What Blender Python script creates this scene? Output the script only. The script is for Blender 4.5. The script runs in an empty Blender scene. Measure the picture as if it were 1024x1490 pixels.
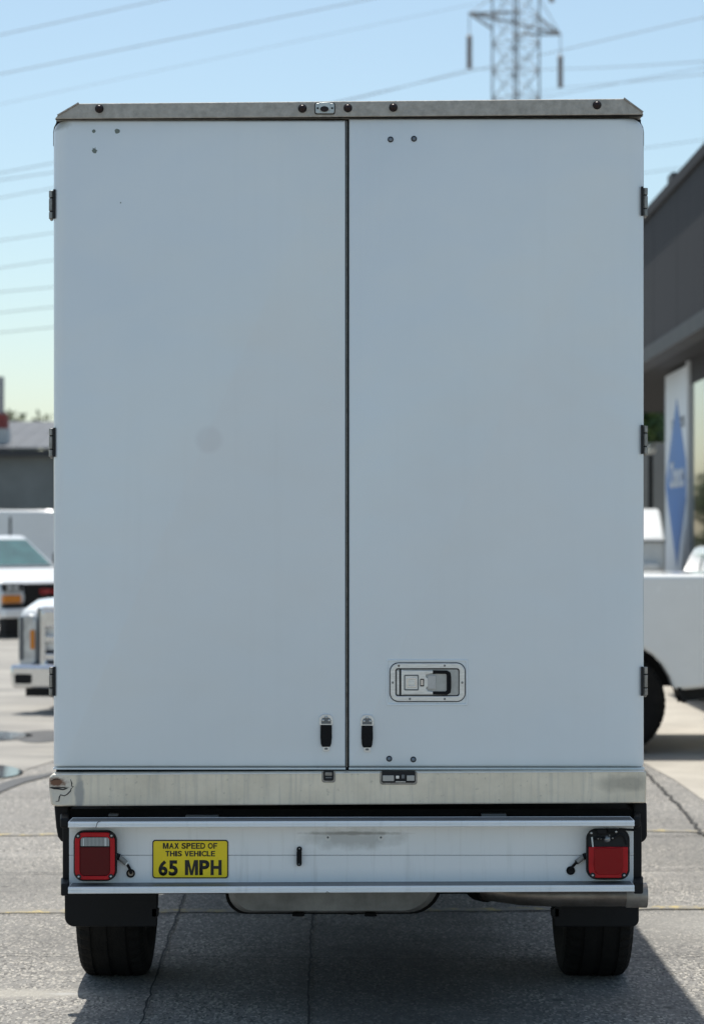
import bpy, bmesh, math, random
from mathutils import Vector, Matrix
R = math.radians
random.seed(7)
SC = bpy.context.scene
COL = SC.collection

# ------------------------------------------------------------------ camera
CAM_D, CAM_H, FPX = 7.4, 1.65, 3182.0       # metres behind the doors, eye height, focal length in photo pixels
CX, HY = 512.0, 785.0
cam = bpy.data.cameras.new('camera'); camo = bpy.data.objects.new('camera', cam); COL.objects.link(camo)
camo.location = (0, -CAM_D, CAM_H); camo.rotation_euler = (R(90), 0, 0)
cam.sensor_fit = 'VERTICAL'; cam.sensor_height = 36.0; cam.lens = FPX/1490*36
cam.shift_y = (HY-745)/1490.0
cam.clip_end = 6000
cam.dof.use_dof = True; cam.dof.focus_distance = CAM_D; cam.dof.aperture_fstop = 3.4
SC.camera = camo

# ------------------------------------------------------------------ sky, sun, exposure
SUNV = Vector((0.074, -0.33, -1.0)).normalized()      # the way the light travels
EL = math.asin(-SUNV.z); AZ = math.atan2(-SUNV.x, -SUNV.y)
w = bpy.data.worlds.new('World'); SC.world = w; w.use_nodes = True
nt = w.node_tree; bg = nt.nodes['Background']
sky = nt.nodes.new('ShaderNodeTexSky'); sky.sky_type = 'NISHITA'; sky.sun_disc = False
sky.sun_elevation = EL; sky.sun_rotation = AZ
sky.air_density = 1.0; sky.dust_density = 1.7; sky.ozone_density = 10.0; sky.altitude = 200
wb = nt.nodes.new('ShaderNodeMix'); wb.data_type = 'RGBA'; wb.blend_type = 'MULTIPLY'; wb.inputs['Factor'].default_value = 1.0   # white balance of the whole sky
wb.inputs['B'].default_value = (1.40, 1.17, 0.84, 1)
nt.links.new(sky.outputs[0], wb.inputs['A']); nt.links.new(wb.outputs['Result'], bg.inputs[0]); bg.inputs[1].default_value = 0.14
sun = bpy.data.lights.new('sun', 'SUN'); suno = bpy.data.objects.new('sun', sun); COL.objects.link(suno)
sun.energy = 3.75; sun.angle = R(0.53); sun.color = (1.0, 0.97, 0.90)
suno.rotation_euler = SUNV.to_track_quat('-Z', 'Y').to_euler(); suno.location = (0, 0, 30)
SC.view_settings.view_transform = 'Standard'; SC.view_settings.look = 'None'
SC.view_settings.exposure = 0.38; SC.view_settings.gamma = 1.0
SC.view_settings.use_curve_mapping = False

# ------------------------------------------------------------------ measuring helpers (photo pixel -> metres on a depth plane)
def sx(px, y=0.0): return (px-CX)*(CAM_D+y)/FPX
def sz(py, y=0.0): return CAM_H-(py-HY)*(CAM_D+y)/FPX
def gd(py): return FPX*CAM_H/(py-HY)-CAM_D            # y of a ground point seen at photo row py
def gp(px, py): y = gd(py); return (sx(px, y), y)

# ------------------------------------------------------------------ materials
def N(nt, t, **kw):
    n = nt.nodes.new(t)
    for k, v in kw.items(): setattr(n, k, v)
    return n
MATS = {}
def mat(name, col, rough=0.5, metal=0.0, var=0.0, vscale=6.0, bump=0.0, bscale=60.0, coat=0.0, stretch=(1,1,1), trans=0.0, spec=0.5, col2=None):
    if name in MATS: return MATS[name]
    m = bpy.data.materials.new(name); m.use_nodes = True; t = m.node_tree; b = t.nodes['Principled BSDF']
    b.inputs['Roughness'].default_value = rough; b.inputs['Metallic'].default_value = metal
    b.inputs['Coat Weight'].default_value = coat; b.inputs['Coat Roughness'].default_value = 0.08
    b.inputs['Transmission Weight'].default_value = trans
    b.inputs['Specular IOR Level'].default_value = spec
    b.inputs['Base Color'].default_value = (*col, 1)
    tc = N(t, 'ShaderNodeTexCoord'); mp = N(t, 'ShaderNodeMapping'); mp.inputs['Scale'].default_value = stretch
    t.links.new(tc.outputs['Object'], mp.inputs['Vector'])
    if var > 0 or col2:
        n = N(t, 'ShaderNodeTexNoise'); n.inputs['Scale'].default_value = vscale; n.inputs['Detail'].default_value = 6
        n.inputs['Roughness'].default_value = 0.65
        t.links.new(mp.outputs[0], n.inputs['Vector'])
        r = N(t, 'ShaderNodeValToRGB'); e = r.color_ramp.elements
        e[0].position = 0.32; e[1].position = 0.68
        c2 = col2 if col2 else tuple(min(1, c*(1+var)) for c in col)
        c1 = tuple(c*(1-var) for c in col) if not col2 else col
        e[0].color = (*c1, 1); e[1].color = (*c2, 1)
        t.links.new(n.outputs['Fac'], r.inputs[0]); t.links.new(r.outputs[0], b.inputs['Base Color'])
        mr = N(t, 'ShaderNodeMapRange'); mr.inputs['To Min'].default_value = rough*0.8; mr.inputs['To Max'].default_value = min(1, rough*1.25)
        t.links.new(n.outputs['Fac'], mr.inputs['Value']); t.links.new(mr.outputs[0], b.inputs['Roughness'])
    if bump > 0:
        n2 = N(t, 'ShaderNodeTexNoise'); n2.inputs['Scale'].default_value = bscale; n2.inputs['Detail'].default_value = 4
        t.links.new(mp.outputs[0], n2.inputs['Vector'])
        bp = N(t, 'ShaderNodeBump'); bp.inputs['Strength'].default_value = bump; bp.inputs['Distance'].default_value = 0.01
        t.links.new(n2.outputs['Fac'], bp.inputs['Height']); t.links.new(bp.outputs[0], b.inputs['Normal'])
    MATS[name] = m
    return m

def mixcol(t, base_out, col, fac_out):
    mx = N(t, 'ShaderNodeMix', data_type='RGBA')
    t.links.new(fac_out, mx.inputs['Factor'])
    if isinstance(base_out, tuple): mx.inputs['A'].default_value = (*base_out, 1)
    else: t.links.new(base_out, mx.inputs['A'])
    mx.inputs['B'].default_value = (*col, 1)
    return mx.outputs['Result']
def blob(t, vec, centre, radii, lo, hi, strength, nscale=18.0, namt=0.5):
    """a stain of its own shape: 0..strength around a point, with a ragged edge"""
    s = N(t, 'ShaderNodeVectorMath', operation='SUBTRACT'); s.inputs[1].default_value = centre; t.links.new(vec, s.inputs[0])
    d = N(t, 'ShaderNodeVectorMath', operation='DIVIDE'); d.inputs[1].default_value = radii; t.links.new(s.outputs[0], d.inputs[0])
    l = N(t, 'ShaderNodeVectorMath', operation='LENGTH'); t.links.new(d.outputs[0], l.inputs[0])
    n = N(t, 'ShaderNodeTexNoise'); n.inputs['Scale'].default_value = nscale; n.inputs['Detail'].default_value = 5; t.links.new(vec, n.inputs['Vector'])
    a = N(t, 'ShaderNodeMath', operation='MULTIPLY_ADD'); a.inputs[1].default_value = namt*2; t.links.new(n.outputs['Fac'], a.inputs[0]); t.links.new(l.outputs['Value'], a.inputs[2])
    mr = N(t, 'ShaderNodeMapRange'); mr.inputs['From Min'].default_value = hi+namt; mr.inputs['From Max'].default_value = lo+namt
    mr.inputs['To Max'].default_value = strength; mr.clamp = True
    t.links.new(a.outputs[0], mr.inputs['Value'])
    return mr.outputs[0]

def door_paint():
    m = bpy.data.materials.new('door_paint'); m.use_nodes = True; t = m.node_tree; b = t.nodes['Principled BSDF']
    tc = N(t, 'ShaderNodeTexCoord'); v = tc.outputs['Object']
    n = N(t, 'ShaderNodeTexNoise'); n.inputs['Scale'].default_value = 2.2; n.inputs['Detail'].default_value = 5; t.links.new(v, n.inputs['Vector'])
    r = N(t, 'ShaderNodeValToRGB'); e = r.color_ramp.elements; e[0].position = .3; e[1].position = .7
    e[0].color = (.755, .81, .84, 1); e[1].color = (.785, .835, .86, 1); t.links.new(n.outputs['Fac'], r.inputs[0])
    c = mixcol(t, r.outputs[0], (.68, .71, .74), blob(t, v, (sx(305), 0, sz(640)), (.046, 1, .046), .75, 1.15, .55, 25, .12))
    # grime drifting down from the header and along the bottom edge
    mp = N(t, 'ShaderNodeMapping'); mp.inputs['Scale'].default_value = (22, 1, .9); t.links.new(v, mp.inputs['Vector'])
    n2 = N(t, 'ShaderNodeTexNoise'); n2.inputs['Scale'].default_value = 1.0; n2.inputs['Detail'].default_value = 4; t.links.new(mp.outputs[0], n2.inputs['Vector'])
    sm = N(t, 'ShaderNodeMapRange'); sm.inputs['From Min'].default_value = .55; sm.inputs['From Max'].default_value = .8; sm.inputs['To Max'].default_value = .05
    t.links.new(n2.outputs['Fac'], sm.inputs['Value'])
    c = mixcol(t, c, (.53, .54, .53), sm.outputs[0])
    c = mixcol(t, c, (.40, .41, .38), blob(t, v, (sx(84), 0, sz(182)), (.05, 1, .022), .6, 1.1, .8, 45, .4))
    t.links.new(c, b.inputs['Base Color'])
    b.inputs['Roughness'].default_value = .27; b.inputs['Coat Weight'].default_value = .5; b.inputs['Coat Roughness'].default_value = .12
    # slightly wavy glass-fibre skin
    n3 = N(t, 'ShaderNodeTexNoise'); n3.inputs['Scale'].default_value = 3.0; n3.inputs['Detail'].default_value = 2; t.links.new(v, n3.inputs['Vector'])
    bp = N(t, 'ShaderNodeBump'); bp.inputs['Strength'].default_value = .5; bp.inputs['Distance'].default_value = .04
    t.links.new(n3.outputs['Fac'], bp.inputs['Height'])
    n4 = N(t, 'ShaderNodeTexNoise'); n4.inputs['Scale'].default_value = 220; n4.inputs['Detail'].default_value = 2; t.links.new(v, n4.inputs['Vector'])
    bp2 = N(t, 'ShaderNodeBump'); bp2.inputs['Strength'].default_value = .08; bp2.inputs['Distance'].default_value = .002
    t.links.new(n4.outputs['Fac'], bp2.inputs['Height']); t.links.new(bp.outputs[0], bp2.inputs['Normal']); t.links.new(bp2.outputs[0], b.inputs['Normal'])
    return m

def sill_metal():
    m = bpy.data.materials.new('sill_steel'); m.use_nodes = True; t = m.node_tree; b = t.nodes['Principled BSDF']
    tc = N(t, 'ShaderNodeTexCoord'); v = tc.outputs['Object']
    n = N(t, 'ShaderNodeTexNoise'); n.inputs['Scale'].default_value = 7; n.inputs['Detail'].default_value = 8; n.inputs['Roughness'].default_value = .7; t.links.new(v, n.inputs['Vector'])
    r = N(t, 'ShaderNodeValToRGB'); e = r.color_ramp.elements; e[0].position = .3; e[1].position = .72
    e[0].color = (.70, .63, .51, 1); e[1].color = (.88, .80, .66, 1); t.links.new(n.outputs['Fac'], r.inputs[0])
    mp = N(t, 'ShaderNodeMapping'); mp.inputs['Scale'].default_value = (60, 1, 4); t.links.new(v, mp.inputs['Vector'])
    n2 = N(t, 'ShaderNodeTexNoise'); n2.inputs['Scale'].default_value = 1; n2.inputs['Detail'].default_value = 5; t.links.new(mp.outputs[0], n2.inputs['Vector'])
    sm = N(t, 'ShaderNodeMapRange'); sm.inputs['From Min'].default_value = .5; sm.inputs['From Max'].default_value = .75; sm.inputs['To Max'].default_value = .4
    t.links.new(n2.outputs['Fac'], sm.inputs['Value'])
    c = mixcol(t, r.outputs[0], (.42, .41, .38), sm.outputs[0])
    Y = -.06
    n5 = N(t, 'ShaderNodeTexNoise'); n5.inputs['Scale'].default_value = 55; n5.inputs['Detail'].default_value = 3; t.links.new(v, n5.inputs['Vector'])
    s5 = N(t, 'ShaderNodeMapRange'); s5.inputs['From Min'].default_value = .66; s5.inputs['From Max'].default_value = .72; s5.inputs['To Max'].default_value = .22
    t.links.new(n5.outputs['Fac'], s5.inputs['Value']); c = mixcol(t, c, (.15, .14, .12), s5.outputs[0])
    c = mixcol(t, c, (.30, .31, .32), blob(t, v, (sx(116, Y), Y, sz(1152, Y)), (.016, 1, .06), .7, 1.2, .75, 40, .5))
    c = mixcol(t, c, (.62, .60, .56), blob(t, v, (sx(88, Y), Y, sz(1150, Y)), (.05, 1, .06), .7, 1.1, .6, 30, .4))
    c = mixcol(t, c, (.16, .065, .03), blob(t, v, (sx(82, Y), Y, sz(1138, Y)), (.036, 1, .016), .6, 1.2, .95, 75, .7))
    c = mixcol(t, c, (.03, .025, .02), blob(t, v, (sx(84, Y), Y, sz(1146, Y)), (.036, 1, .0035), .6, 1.2, .95, 70, .5))
    c = mixcol(t, c, (.25, .24, .21), blob(t, v, (sx(910, Y), Y, sz(1140, Y)), (.10, 1, .03), .5, 1.2, .5, 22, .6))
    t.links.new(c, b.inputs['Base Color'])
    b.inputs['Metallic'].default_value = .3; b.inputs['Roughness'].default_value = .42
    bp = N(t, 'ShaderNodeBump'); bp.inputs['Strength'].default_value = .25; bp.inputs['Distance'].default_value = .01
    t.links.new(n.outputs['Fac'], bp.inputs['Height']); t.links.new(bp.outputs[0], b.inputs['Normal'])
    return m

def bumper_alu():
    m = bpy.data.materials.new('bumper_aluminium'); m.use_nodes = True; t = m.node_tree; b = t.nodes['Principled BSDF']
    tc = N(t, 'ShaderNodeTexCoord'); v = tc.outputs['Object']
    n = N(t, 'ShaderNodeTexNoise'); n.inputs['Scale'].default_value = 5; n.inputs['Detail'].default_value = 7; t.links.new(v, n.inputs['Vector'])
    r = N(t, 'ShaderNodeValToRGB'); e = r.color_ramp.elements; e[0].position = .3; e[1].position = .7
    e[0].color = (.86, .885, .89, 1); e[1].color = (.91, .925, .93, 1); t.links.new(n.outputs['Fac'], r.inputs[0])
    Y = -.09; c = r.outputs[0]
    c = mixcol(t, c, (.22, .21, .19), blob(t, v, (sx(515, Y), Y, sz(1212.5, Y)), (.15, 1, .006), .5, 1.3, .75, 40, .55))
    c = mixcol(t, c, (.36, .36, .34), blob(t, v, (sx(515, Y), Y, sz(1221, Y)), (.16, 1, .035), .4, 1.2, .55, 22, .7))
    mp = N(t, 'ShaderNodeMapping'); mp.inputs['Scale'].default_value = (45, 1, 3); t.links.new(v, mp.inputs['Vector'])
    n2 = N(t, 'ShaderNodeTexNoise'); n2.inputs['Scale'].default_value = 1; n2.inputs['Detail'].default_value = 5; t.links.new(mp.outputs[0], n2.inputs['Vector'])
    sm = N(t, 'ShaderNodeMapRange'); sm.inputs['From Min'].default_value = .55; sm.inputs['From Max'].default_value = .8; sm.inputs['To Max'].default_value = .22
    t.links.new(n2.outputs['Fac'], sm.inputs['Value']); c = mixcol(t, c, (.38, .37, .34), sm.outputs[0])
    t.links.new(c, b.inputs['Base Color'])
    b.inputs['Metallic'].default_value = 0; b.inputs['Roughness'].default_value = .45
    return m

def asphalt():
    m = bpy.data.materials.new('asphalt'); m.use_nodes = True; t = m.node_tree; b = t.nodes['Principled BSDF']
    tc = N(t, 'ShaderNodeTexCoord'); v = tc.outputs['Object']
    big = N(t, 'ShaderNodeTexNoise'); big.inputs['Scale'].default_value = .9; big.inputs['Detail'].default_value = 6; big.inputs['Roughness'].default_value = .6; t.links.new(v, big.inputs['Vector'])
    r = N(t, 'ShaderNodeValToRGB'); e = r.color_ramp.elements; e[0].position = .3; e[1].position = .72
    e[0].color = (.17, .163, .152, 1); e[1].color = (.27, .258, .24, 1); t.links.new(big.outputs['Fac'], r.inputs[0])
    c = r.outputs[0]
    # aggregate: pale and dark grains
    gm = N(t, 'ShaderNodeMapping'); gm.inputs['Scale'].default_value = (1, .5, 1); t.links.new(v, gm.inputs['Vector'])
    vo = N(t, 'ShaderNodeTexVoronoi'); vo.inputs['Scale'].default_value = 115; t.links.new(gm.outputs[0], vo.inputs['Vector'])
    sp = N(t, 'ShaderNodeSeparateColor'); t.links.new(vo.outputs['Color'], sp.inputs[0])
    wear = N(t, 'ShaderNodeTexNoise'); wear.inputs['Scale'].default_value = 1.7; wear.inputs['Detail'].default_value = 4; t.links.new(v, wear.inputs['Vector'])
    wr_ = N(t, 'ShaderNodeMapRange'); wr_.inputs['From Min'].default_value = .3; wr_.inputs['From Max'].default_value = .7; wr_.inputs['To Min'].default_value = .35; wr_.inputs['To Max'].default_value = 1.0; t.links.new(wear.outputs['Fac'], wr_.inputs['Value'])
    for k_, (f0, gain, cc) in enumerate(((.58, .95, (.54, .50, .435)), (.60, .9, (.06, .056, .052)))):
        g_ = N(t, 'ShaderNodeMapRange'); g_.inputs['From Min'].default_value = f0; g_.inputs['From Max'].default_value = .96; g_.inputs['To Max'].default_value = gain; t.links.new(sp.outputs[k_], g_.inputs['Value'])
        mu = N(t, 'ShaderNodeMath', operation='MULTIPLY'); t.links.new(g_.outputs[0], mu.inputs[0]); t.links.new(wr_.outputs[0], mu.inputs[1])
        c = mixcol(t, c, cc, mu.outputs[0])
    # stretched tyre scrubs and worn streaks
    mp = N(t, 'ShaderNodeMapping'); mp.inputs['Scale'].default_value = (.6, 3.2, 1); mp.inputs['Rotation'].default_value = (0, 0, R(12)); t.links.new(v, mp.inputs['Vector'])
    st = N(t, 'ShaderNodeTexNoise'); st.inputs['Scale'].default_value = 1.3; st.inputs['Detail'].default_value = 7; t.links.new(mp.outputs[0], st.inputs['Vector'])
    s1 = N(t, 'ShaderNodeMapRange'); s1.inputs['From Min'].default_value = .55; s1.inputs['From Max'].default_value = .75; s1.inputs['To Max'].default_value = .45; t.links.new(st.outputs['Fac'], s1.inputs['Value'])
    c = mixcol(t, c, (.12, .115, .105), s1.outputs[0])
    # pale scuffs, an old patch, drips
    c = mixcol(t, c, (.40, .375, .33), blob(t, v, (-1.22, .55, 0), (.42, .10, 9), .3, 1.1, .7, 9.0, .7))
    c = mixcol(t, c, (.42, .41, .39), blob(t, v, (*gp(96, 1446), 0), (.07, .025, 9), .4, 1.1, .8, 30.0, .6))
    c = mixcol(t, c, (.13, .125, .115), blob(t, v, (-1.9, 3.1, 0), (.8, .7, 9), .4, 1.2, .55, 2.5, .6))
    c = mixcol(t, c, (.14, .135, .125), blob(t, v, (1.9, 4.4, 0), (.5, 1.3, 9), .4, 1.2, .5, 3.0, .6))
    c = mixcol(t, c, (.36, .345, .315), blob(t, v, (1.75, 1.9, 0), (.7, .5, 9), .3, 1.2, .5, 4.0, .6))
    dr = N(t, 'ShaderNodeTexVoronoi'); dr.inputs['Scale'].default_value = 2.6; t.links.new(v, dr.inputs['Vector'])
    dm_ = N(t, 'ShaderNodeMapRange'); dm_.inputs['From Min'].default_value = .075; dm_.inputs['From Max'].default_value = .03; dm_.inputs['To Max'].default_value = .75; t.links.new(dr.outputs['Distance'], dm_.inputs['Value'])
    c = mixcol(t, c, (.05, .048, .045), dm_.outputs[0])
    # one large ragged darker patch under the truck
    c = mixcol(t, c, (.035, .033, .03), blob(t, v, (.15, .9, 0), (.55, 1.5, 9), .3, 1.2, .6, 3.0, .7))
    t.links.new(c, b.inputs['Base Color']); b.inputs['Roughness'].default_value = .85
    n3 = N(t, 'ShaderNodeTexNoise'); n3.inputs['Scale'].default_value = 120; n3.inputs['Detail'].default_value = 3; t.links.new(v, n3.inputs['Vector'])
    bp = N(t, 'ShaderNodeBump'); bp.inputs['Strength'].default_value = .6; bp.inputs['Distance'].default_value = .008
    t.links.new(n3.outputs['Fac'], bp.inputs['Height']); t.links.new(bp.outputs[0], b.inputs['Normal'])
    return m

def worn_paint(name, col, under, keep):
    m = bpy.data.materials.new(name); m.use_nodes = True; t = m.node_tree; b = t.nodes['Principled BSDF']
    tc = N(t, 'ShaderNodeTexCoord'); v = tc.outputs['Object']
    n = N(t, 'ShaderNodeTexNoise'); n.inputs['Scale'].default_value = 14; n.inputs['Detail'].default_value = 8; n.inputs['Roughness'].default_value = .75; t.links.new(v, n.inputs['Vector'])
    mr = N(t, 'ShaderNodeMapRange'); mr.inputs['From Min'].default_value = keep; mr.inputs['From Max'].default_value = keep+.12; mr.inputs['To Max'].default_value = .85; t.links.new(n.outputs['Fac'], mr.inputs['Value'])
    t.links.new(mixcol(t, under, col, mr.outputs[0]), b.inputs['Base Color']); b.inputs['Roughness'].default_value = .85
    return m

def striped(name, c1, c2, scale, axis='X', rough=.4, spread=(.35, .65)):
    m = bpy.data.materials.new(name); m.use_nodes = True; t = m.node_tree; b = t.nodes['Principled BSDF']
    tc = N(t, 'ShaderNodeTexCoord'); wv = N(t, 'ShaderNodeTexWave', bands_direction=axis); wv.inputs['Scale'].default_value = scale; wv.inputs['Distortion'].default_value = .15
    t.links.new(tc.outputs['Object'], wv.inputs['Vector'])
    r = N(t, 'ShaderNodeValToRGB'); e = r.color_ramp.elements; e[0].position, e[1].position = spread; e[0].color = (*c1, 1); e[1].color = (*c2, 1)
    t.links.new(wv.outputs['Fac'], r.inputs[0]); t.links.new(r.outputs[0], b.inputs['Base Color']); b.inputs['Roughness'].default_value = rough
    bp = N(t, 'ShaderNodeBump'); bp.inputs['Strength'].default_value = .3; bp.inputs['Distance'].default_value = .003
    t.links.new(wv.outputs['Fac'], bp.inputs['Height']); t.links.new(bp.outputs[0], b.inputs['Normal'])
    b.inputs['Specular IOR Level'].default_value = .25
    return m

DOOR = door_paint(); SILL = sill_metal(); ALU = bumper_alu(); ASPH = asphalt()
GALV = mat('galvanised_header', (.34, .32, .285), .65, .15, col2=(.50, .475, .43), vscale=38, bump=.25, bscale=90)
BLACKP = mat('black_plastic', (.007, .0075, .009), .55, spec=.25, var=.3, vscale=9, bump=.1, bscale=200)
RUBBER = mat('rubber', (.008, .008, .009), .75, spec=.25, var=.35, vscale=14, bump=.3, bscale=150)
TYRE = mat('tyre_rubber', (.009, .009, .0085), .9, spec=.15, col2=(.017, .016, .015), vscale=11, bump=.4, bscale=120)
SEAL = mat('door_seal', (.010, .010, .011), .7, var=.2)
CHASSIS = mat('chassis_black', (.007, .007, .007), .8, spec=.2, var=.4, vscale=5, bump=.3, bscale=40)
CHROME = mat('chrome', (.72, .73, .74), .16, 1.0, var=.08, vscale=20)
LEDGESHADE = mat('ledge_shade_tone', (.20, .21, .225), .5, .5, var=.2, vscale=20, stretch=(.2, 1, 1))  # dirt plus painted shade and dark reflection for the ledge tops
STEELB = mat('brushed_steel', (.74, .74, .73), .34, .65, var=.15, vscale=30, stretch=(1, 1, 12))
ZINC = mat('zinc_hinge', (.30, .29, .275), .42, .85, var=.3, vscale=70)
RIVET = mat('painted_rivet', (.18, .21, .25), .4, .3, var=.2, vscale=80)
SCREW = mat('screw_head', (.6, .6, .58), .3, .9)
REDRIM = mat('red_lens_rim', (.45, .004, .011), .2, 0, var=.12, vscale=12, spec=.3)
REDLENS = striped('red_lens', (.075, .001, .003), (.13, .002, .005), 95, 'X', .3)
REDLENS2 = striped('red_lens_sunlit_bulb', (.26, .002, .005), (.32, .003, .007), 95, 'X', .25)
CLEARL = striped('reverse_lens', (.16, .17, .165), (.48, .5, .49), 70, 'X', .25)
MARKER = mat('marker_lens', (.016, .005, .005), .3, 0, var=.3, vscale=60, spec=.35)
YELLOW = mat('sticker_yellow', (.95, .72, .010), .4, 0, var=.05, vscale=14)
INK = mat('black_ink', (.012, .012, .012), .5)
WHITEP = mat('white_paint', (.76, .78, .79), .3, 0, var=.03, vscale=2, coat=.6)
CHIP = mat('bare_primer', (.16, .19, .17), .7, 0, var=.3, vscale=120)
PAN = mat('latch_pan', (.42, .43, .43), .38, .7, var=.12, vscale=25)
PIPE = mat('exhaust_steel', (.30, .27, .24), .4, .85, var=.3, vscale=8, col2=(.16, .13, .11), bump=.1, bscale=60)
TANK = mat('fuel_tank', (.26, .26, .25), .6, .2, var=.35, vscale=6, bump=.2, bscale=30)
GREYWIRE = mat('grey_sheath', (.27, .27, .26), .5)
WHITEB = mat('white_plastic', (.75, .75, .73), .45)
GLASS = mat('car_glass', (.02, .035, .035), .05, 0, coat=1.0, spec=.8)
TEAL = mat('windscreen_glass', (.045, .14, .135), .06, 0, coat=1.0, var=.4, vscale=1.5)
SILVER = mat('silver_paint', (.84, .85, .84), .25, 0, var=.03, vscale=2, coat=.8)
TRIMGREY = mat('grey_trim', (.12, .125, .13), .5)
AMBER = mat('amber_lens', (.62, .20, .010), .25, coat=.5)
LAMPGL = mat('headlamp_glass', (.55, .57, .57), .15, .4, coat=.8, var=.25, vscale=14)
FASCIA = mat('dark_fascia', (.012, .0135, .019), .85, 0, var=.35, vscale=1.2, stretch=(4, 4, .35), bump=.2, bscale=12)
DARKTRIM = mat('dark_trim', (.03, .032, .037), .6, var=.15, vscale=3)
SOFFIT = mat('soffit_black', (.02, .02, .023), .8)
SHOPGL = mat('shop_glass', (.05, .07, .065), .03, 0, spec=1.0, coat=1.0)
BANNERW = mat('banner_white', (.58, .62, .66), .5, var=.04, vscale=1)
BANNERB = mat('banner_blue', (.05, .16, .42), .45, var=.08, vscale=1.5)
GREYWALL = mat('grey_wall', (.15, .165, .165), .85, var=.22, vscale=.5, bump=.2, bscale=5)
GREYROOF = mat('grey_roof', (.085, .093, .105), .6, var=.06, vscale=1.0)
REDBR = mat('red_brick', (.22, .05, .045), .8, var=.2, vscale=4)
FENCE = mat('fence_panel', (.27, .28, .28), .6, .2, var=.1, vscale=2)
LATT = mat('pylon_steel', (.30, .31, .32), .6, .3, var=.1, vscale=1)
INSUL = mat('insulator_glass', (.24, .21, .20), .35, var=.1)
WIRE = mat('conductor', (.22, .23, .24), .5, .4)
CONC = mat('pale_concrete', (.34, .31, .265), .9, 0, col2=(.46, .425, .365), vscale=1.6, bump=.3, bscale=60)
CONC2 = mat('stained_concrete', (.20, .19, .175), .9, 0, col2=(.36, .34, .305), vscale=1.1, stretch=(.5, 1.4, 1), bump=.3, bscale=60)
TARM = mat('crack_dirt', (.045, .043, .04), .95, var=.4, vscale=30)
YLINE = worn_paint('worn_yellow_line', (.55, .43, .16), (.24, .225, .20), .50)
WATER = mat('shallow_water', (.05, .055, .06), .04, 0, spec=.8, bump=.05, bscale=14)
DARKGR = mat('dark_ground', (.075, .073, .07), .6, var=.3, vscale=3)  # dark grey with random tone for the flat ground patches
BARK = mat('bark', (.10, .08, .06), .9, var=.3, vscale=12)
LEAF = mat('leaf', (.045, .085, .022), .6, 0, col2=(.085, .14, .04), vscale=2.5)
LEAFP = mat('pale_leaf', (.11, .13, .06), .65, 0, col2=(.17, .185, .10), vscale=2.5)
GLOBE = mat('lamp_globe', (.82, .84, .82), .25)

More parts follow.
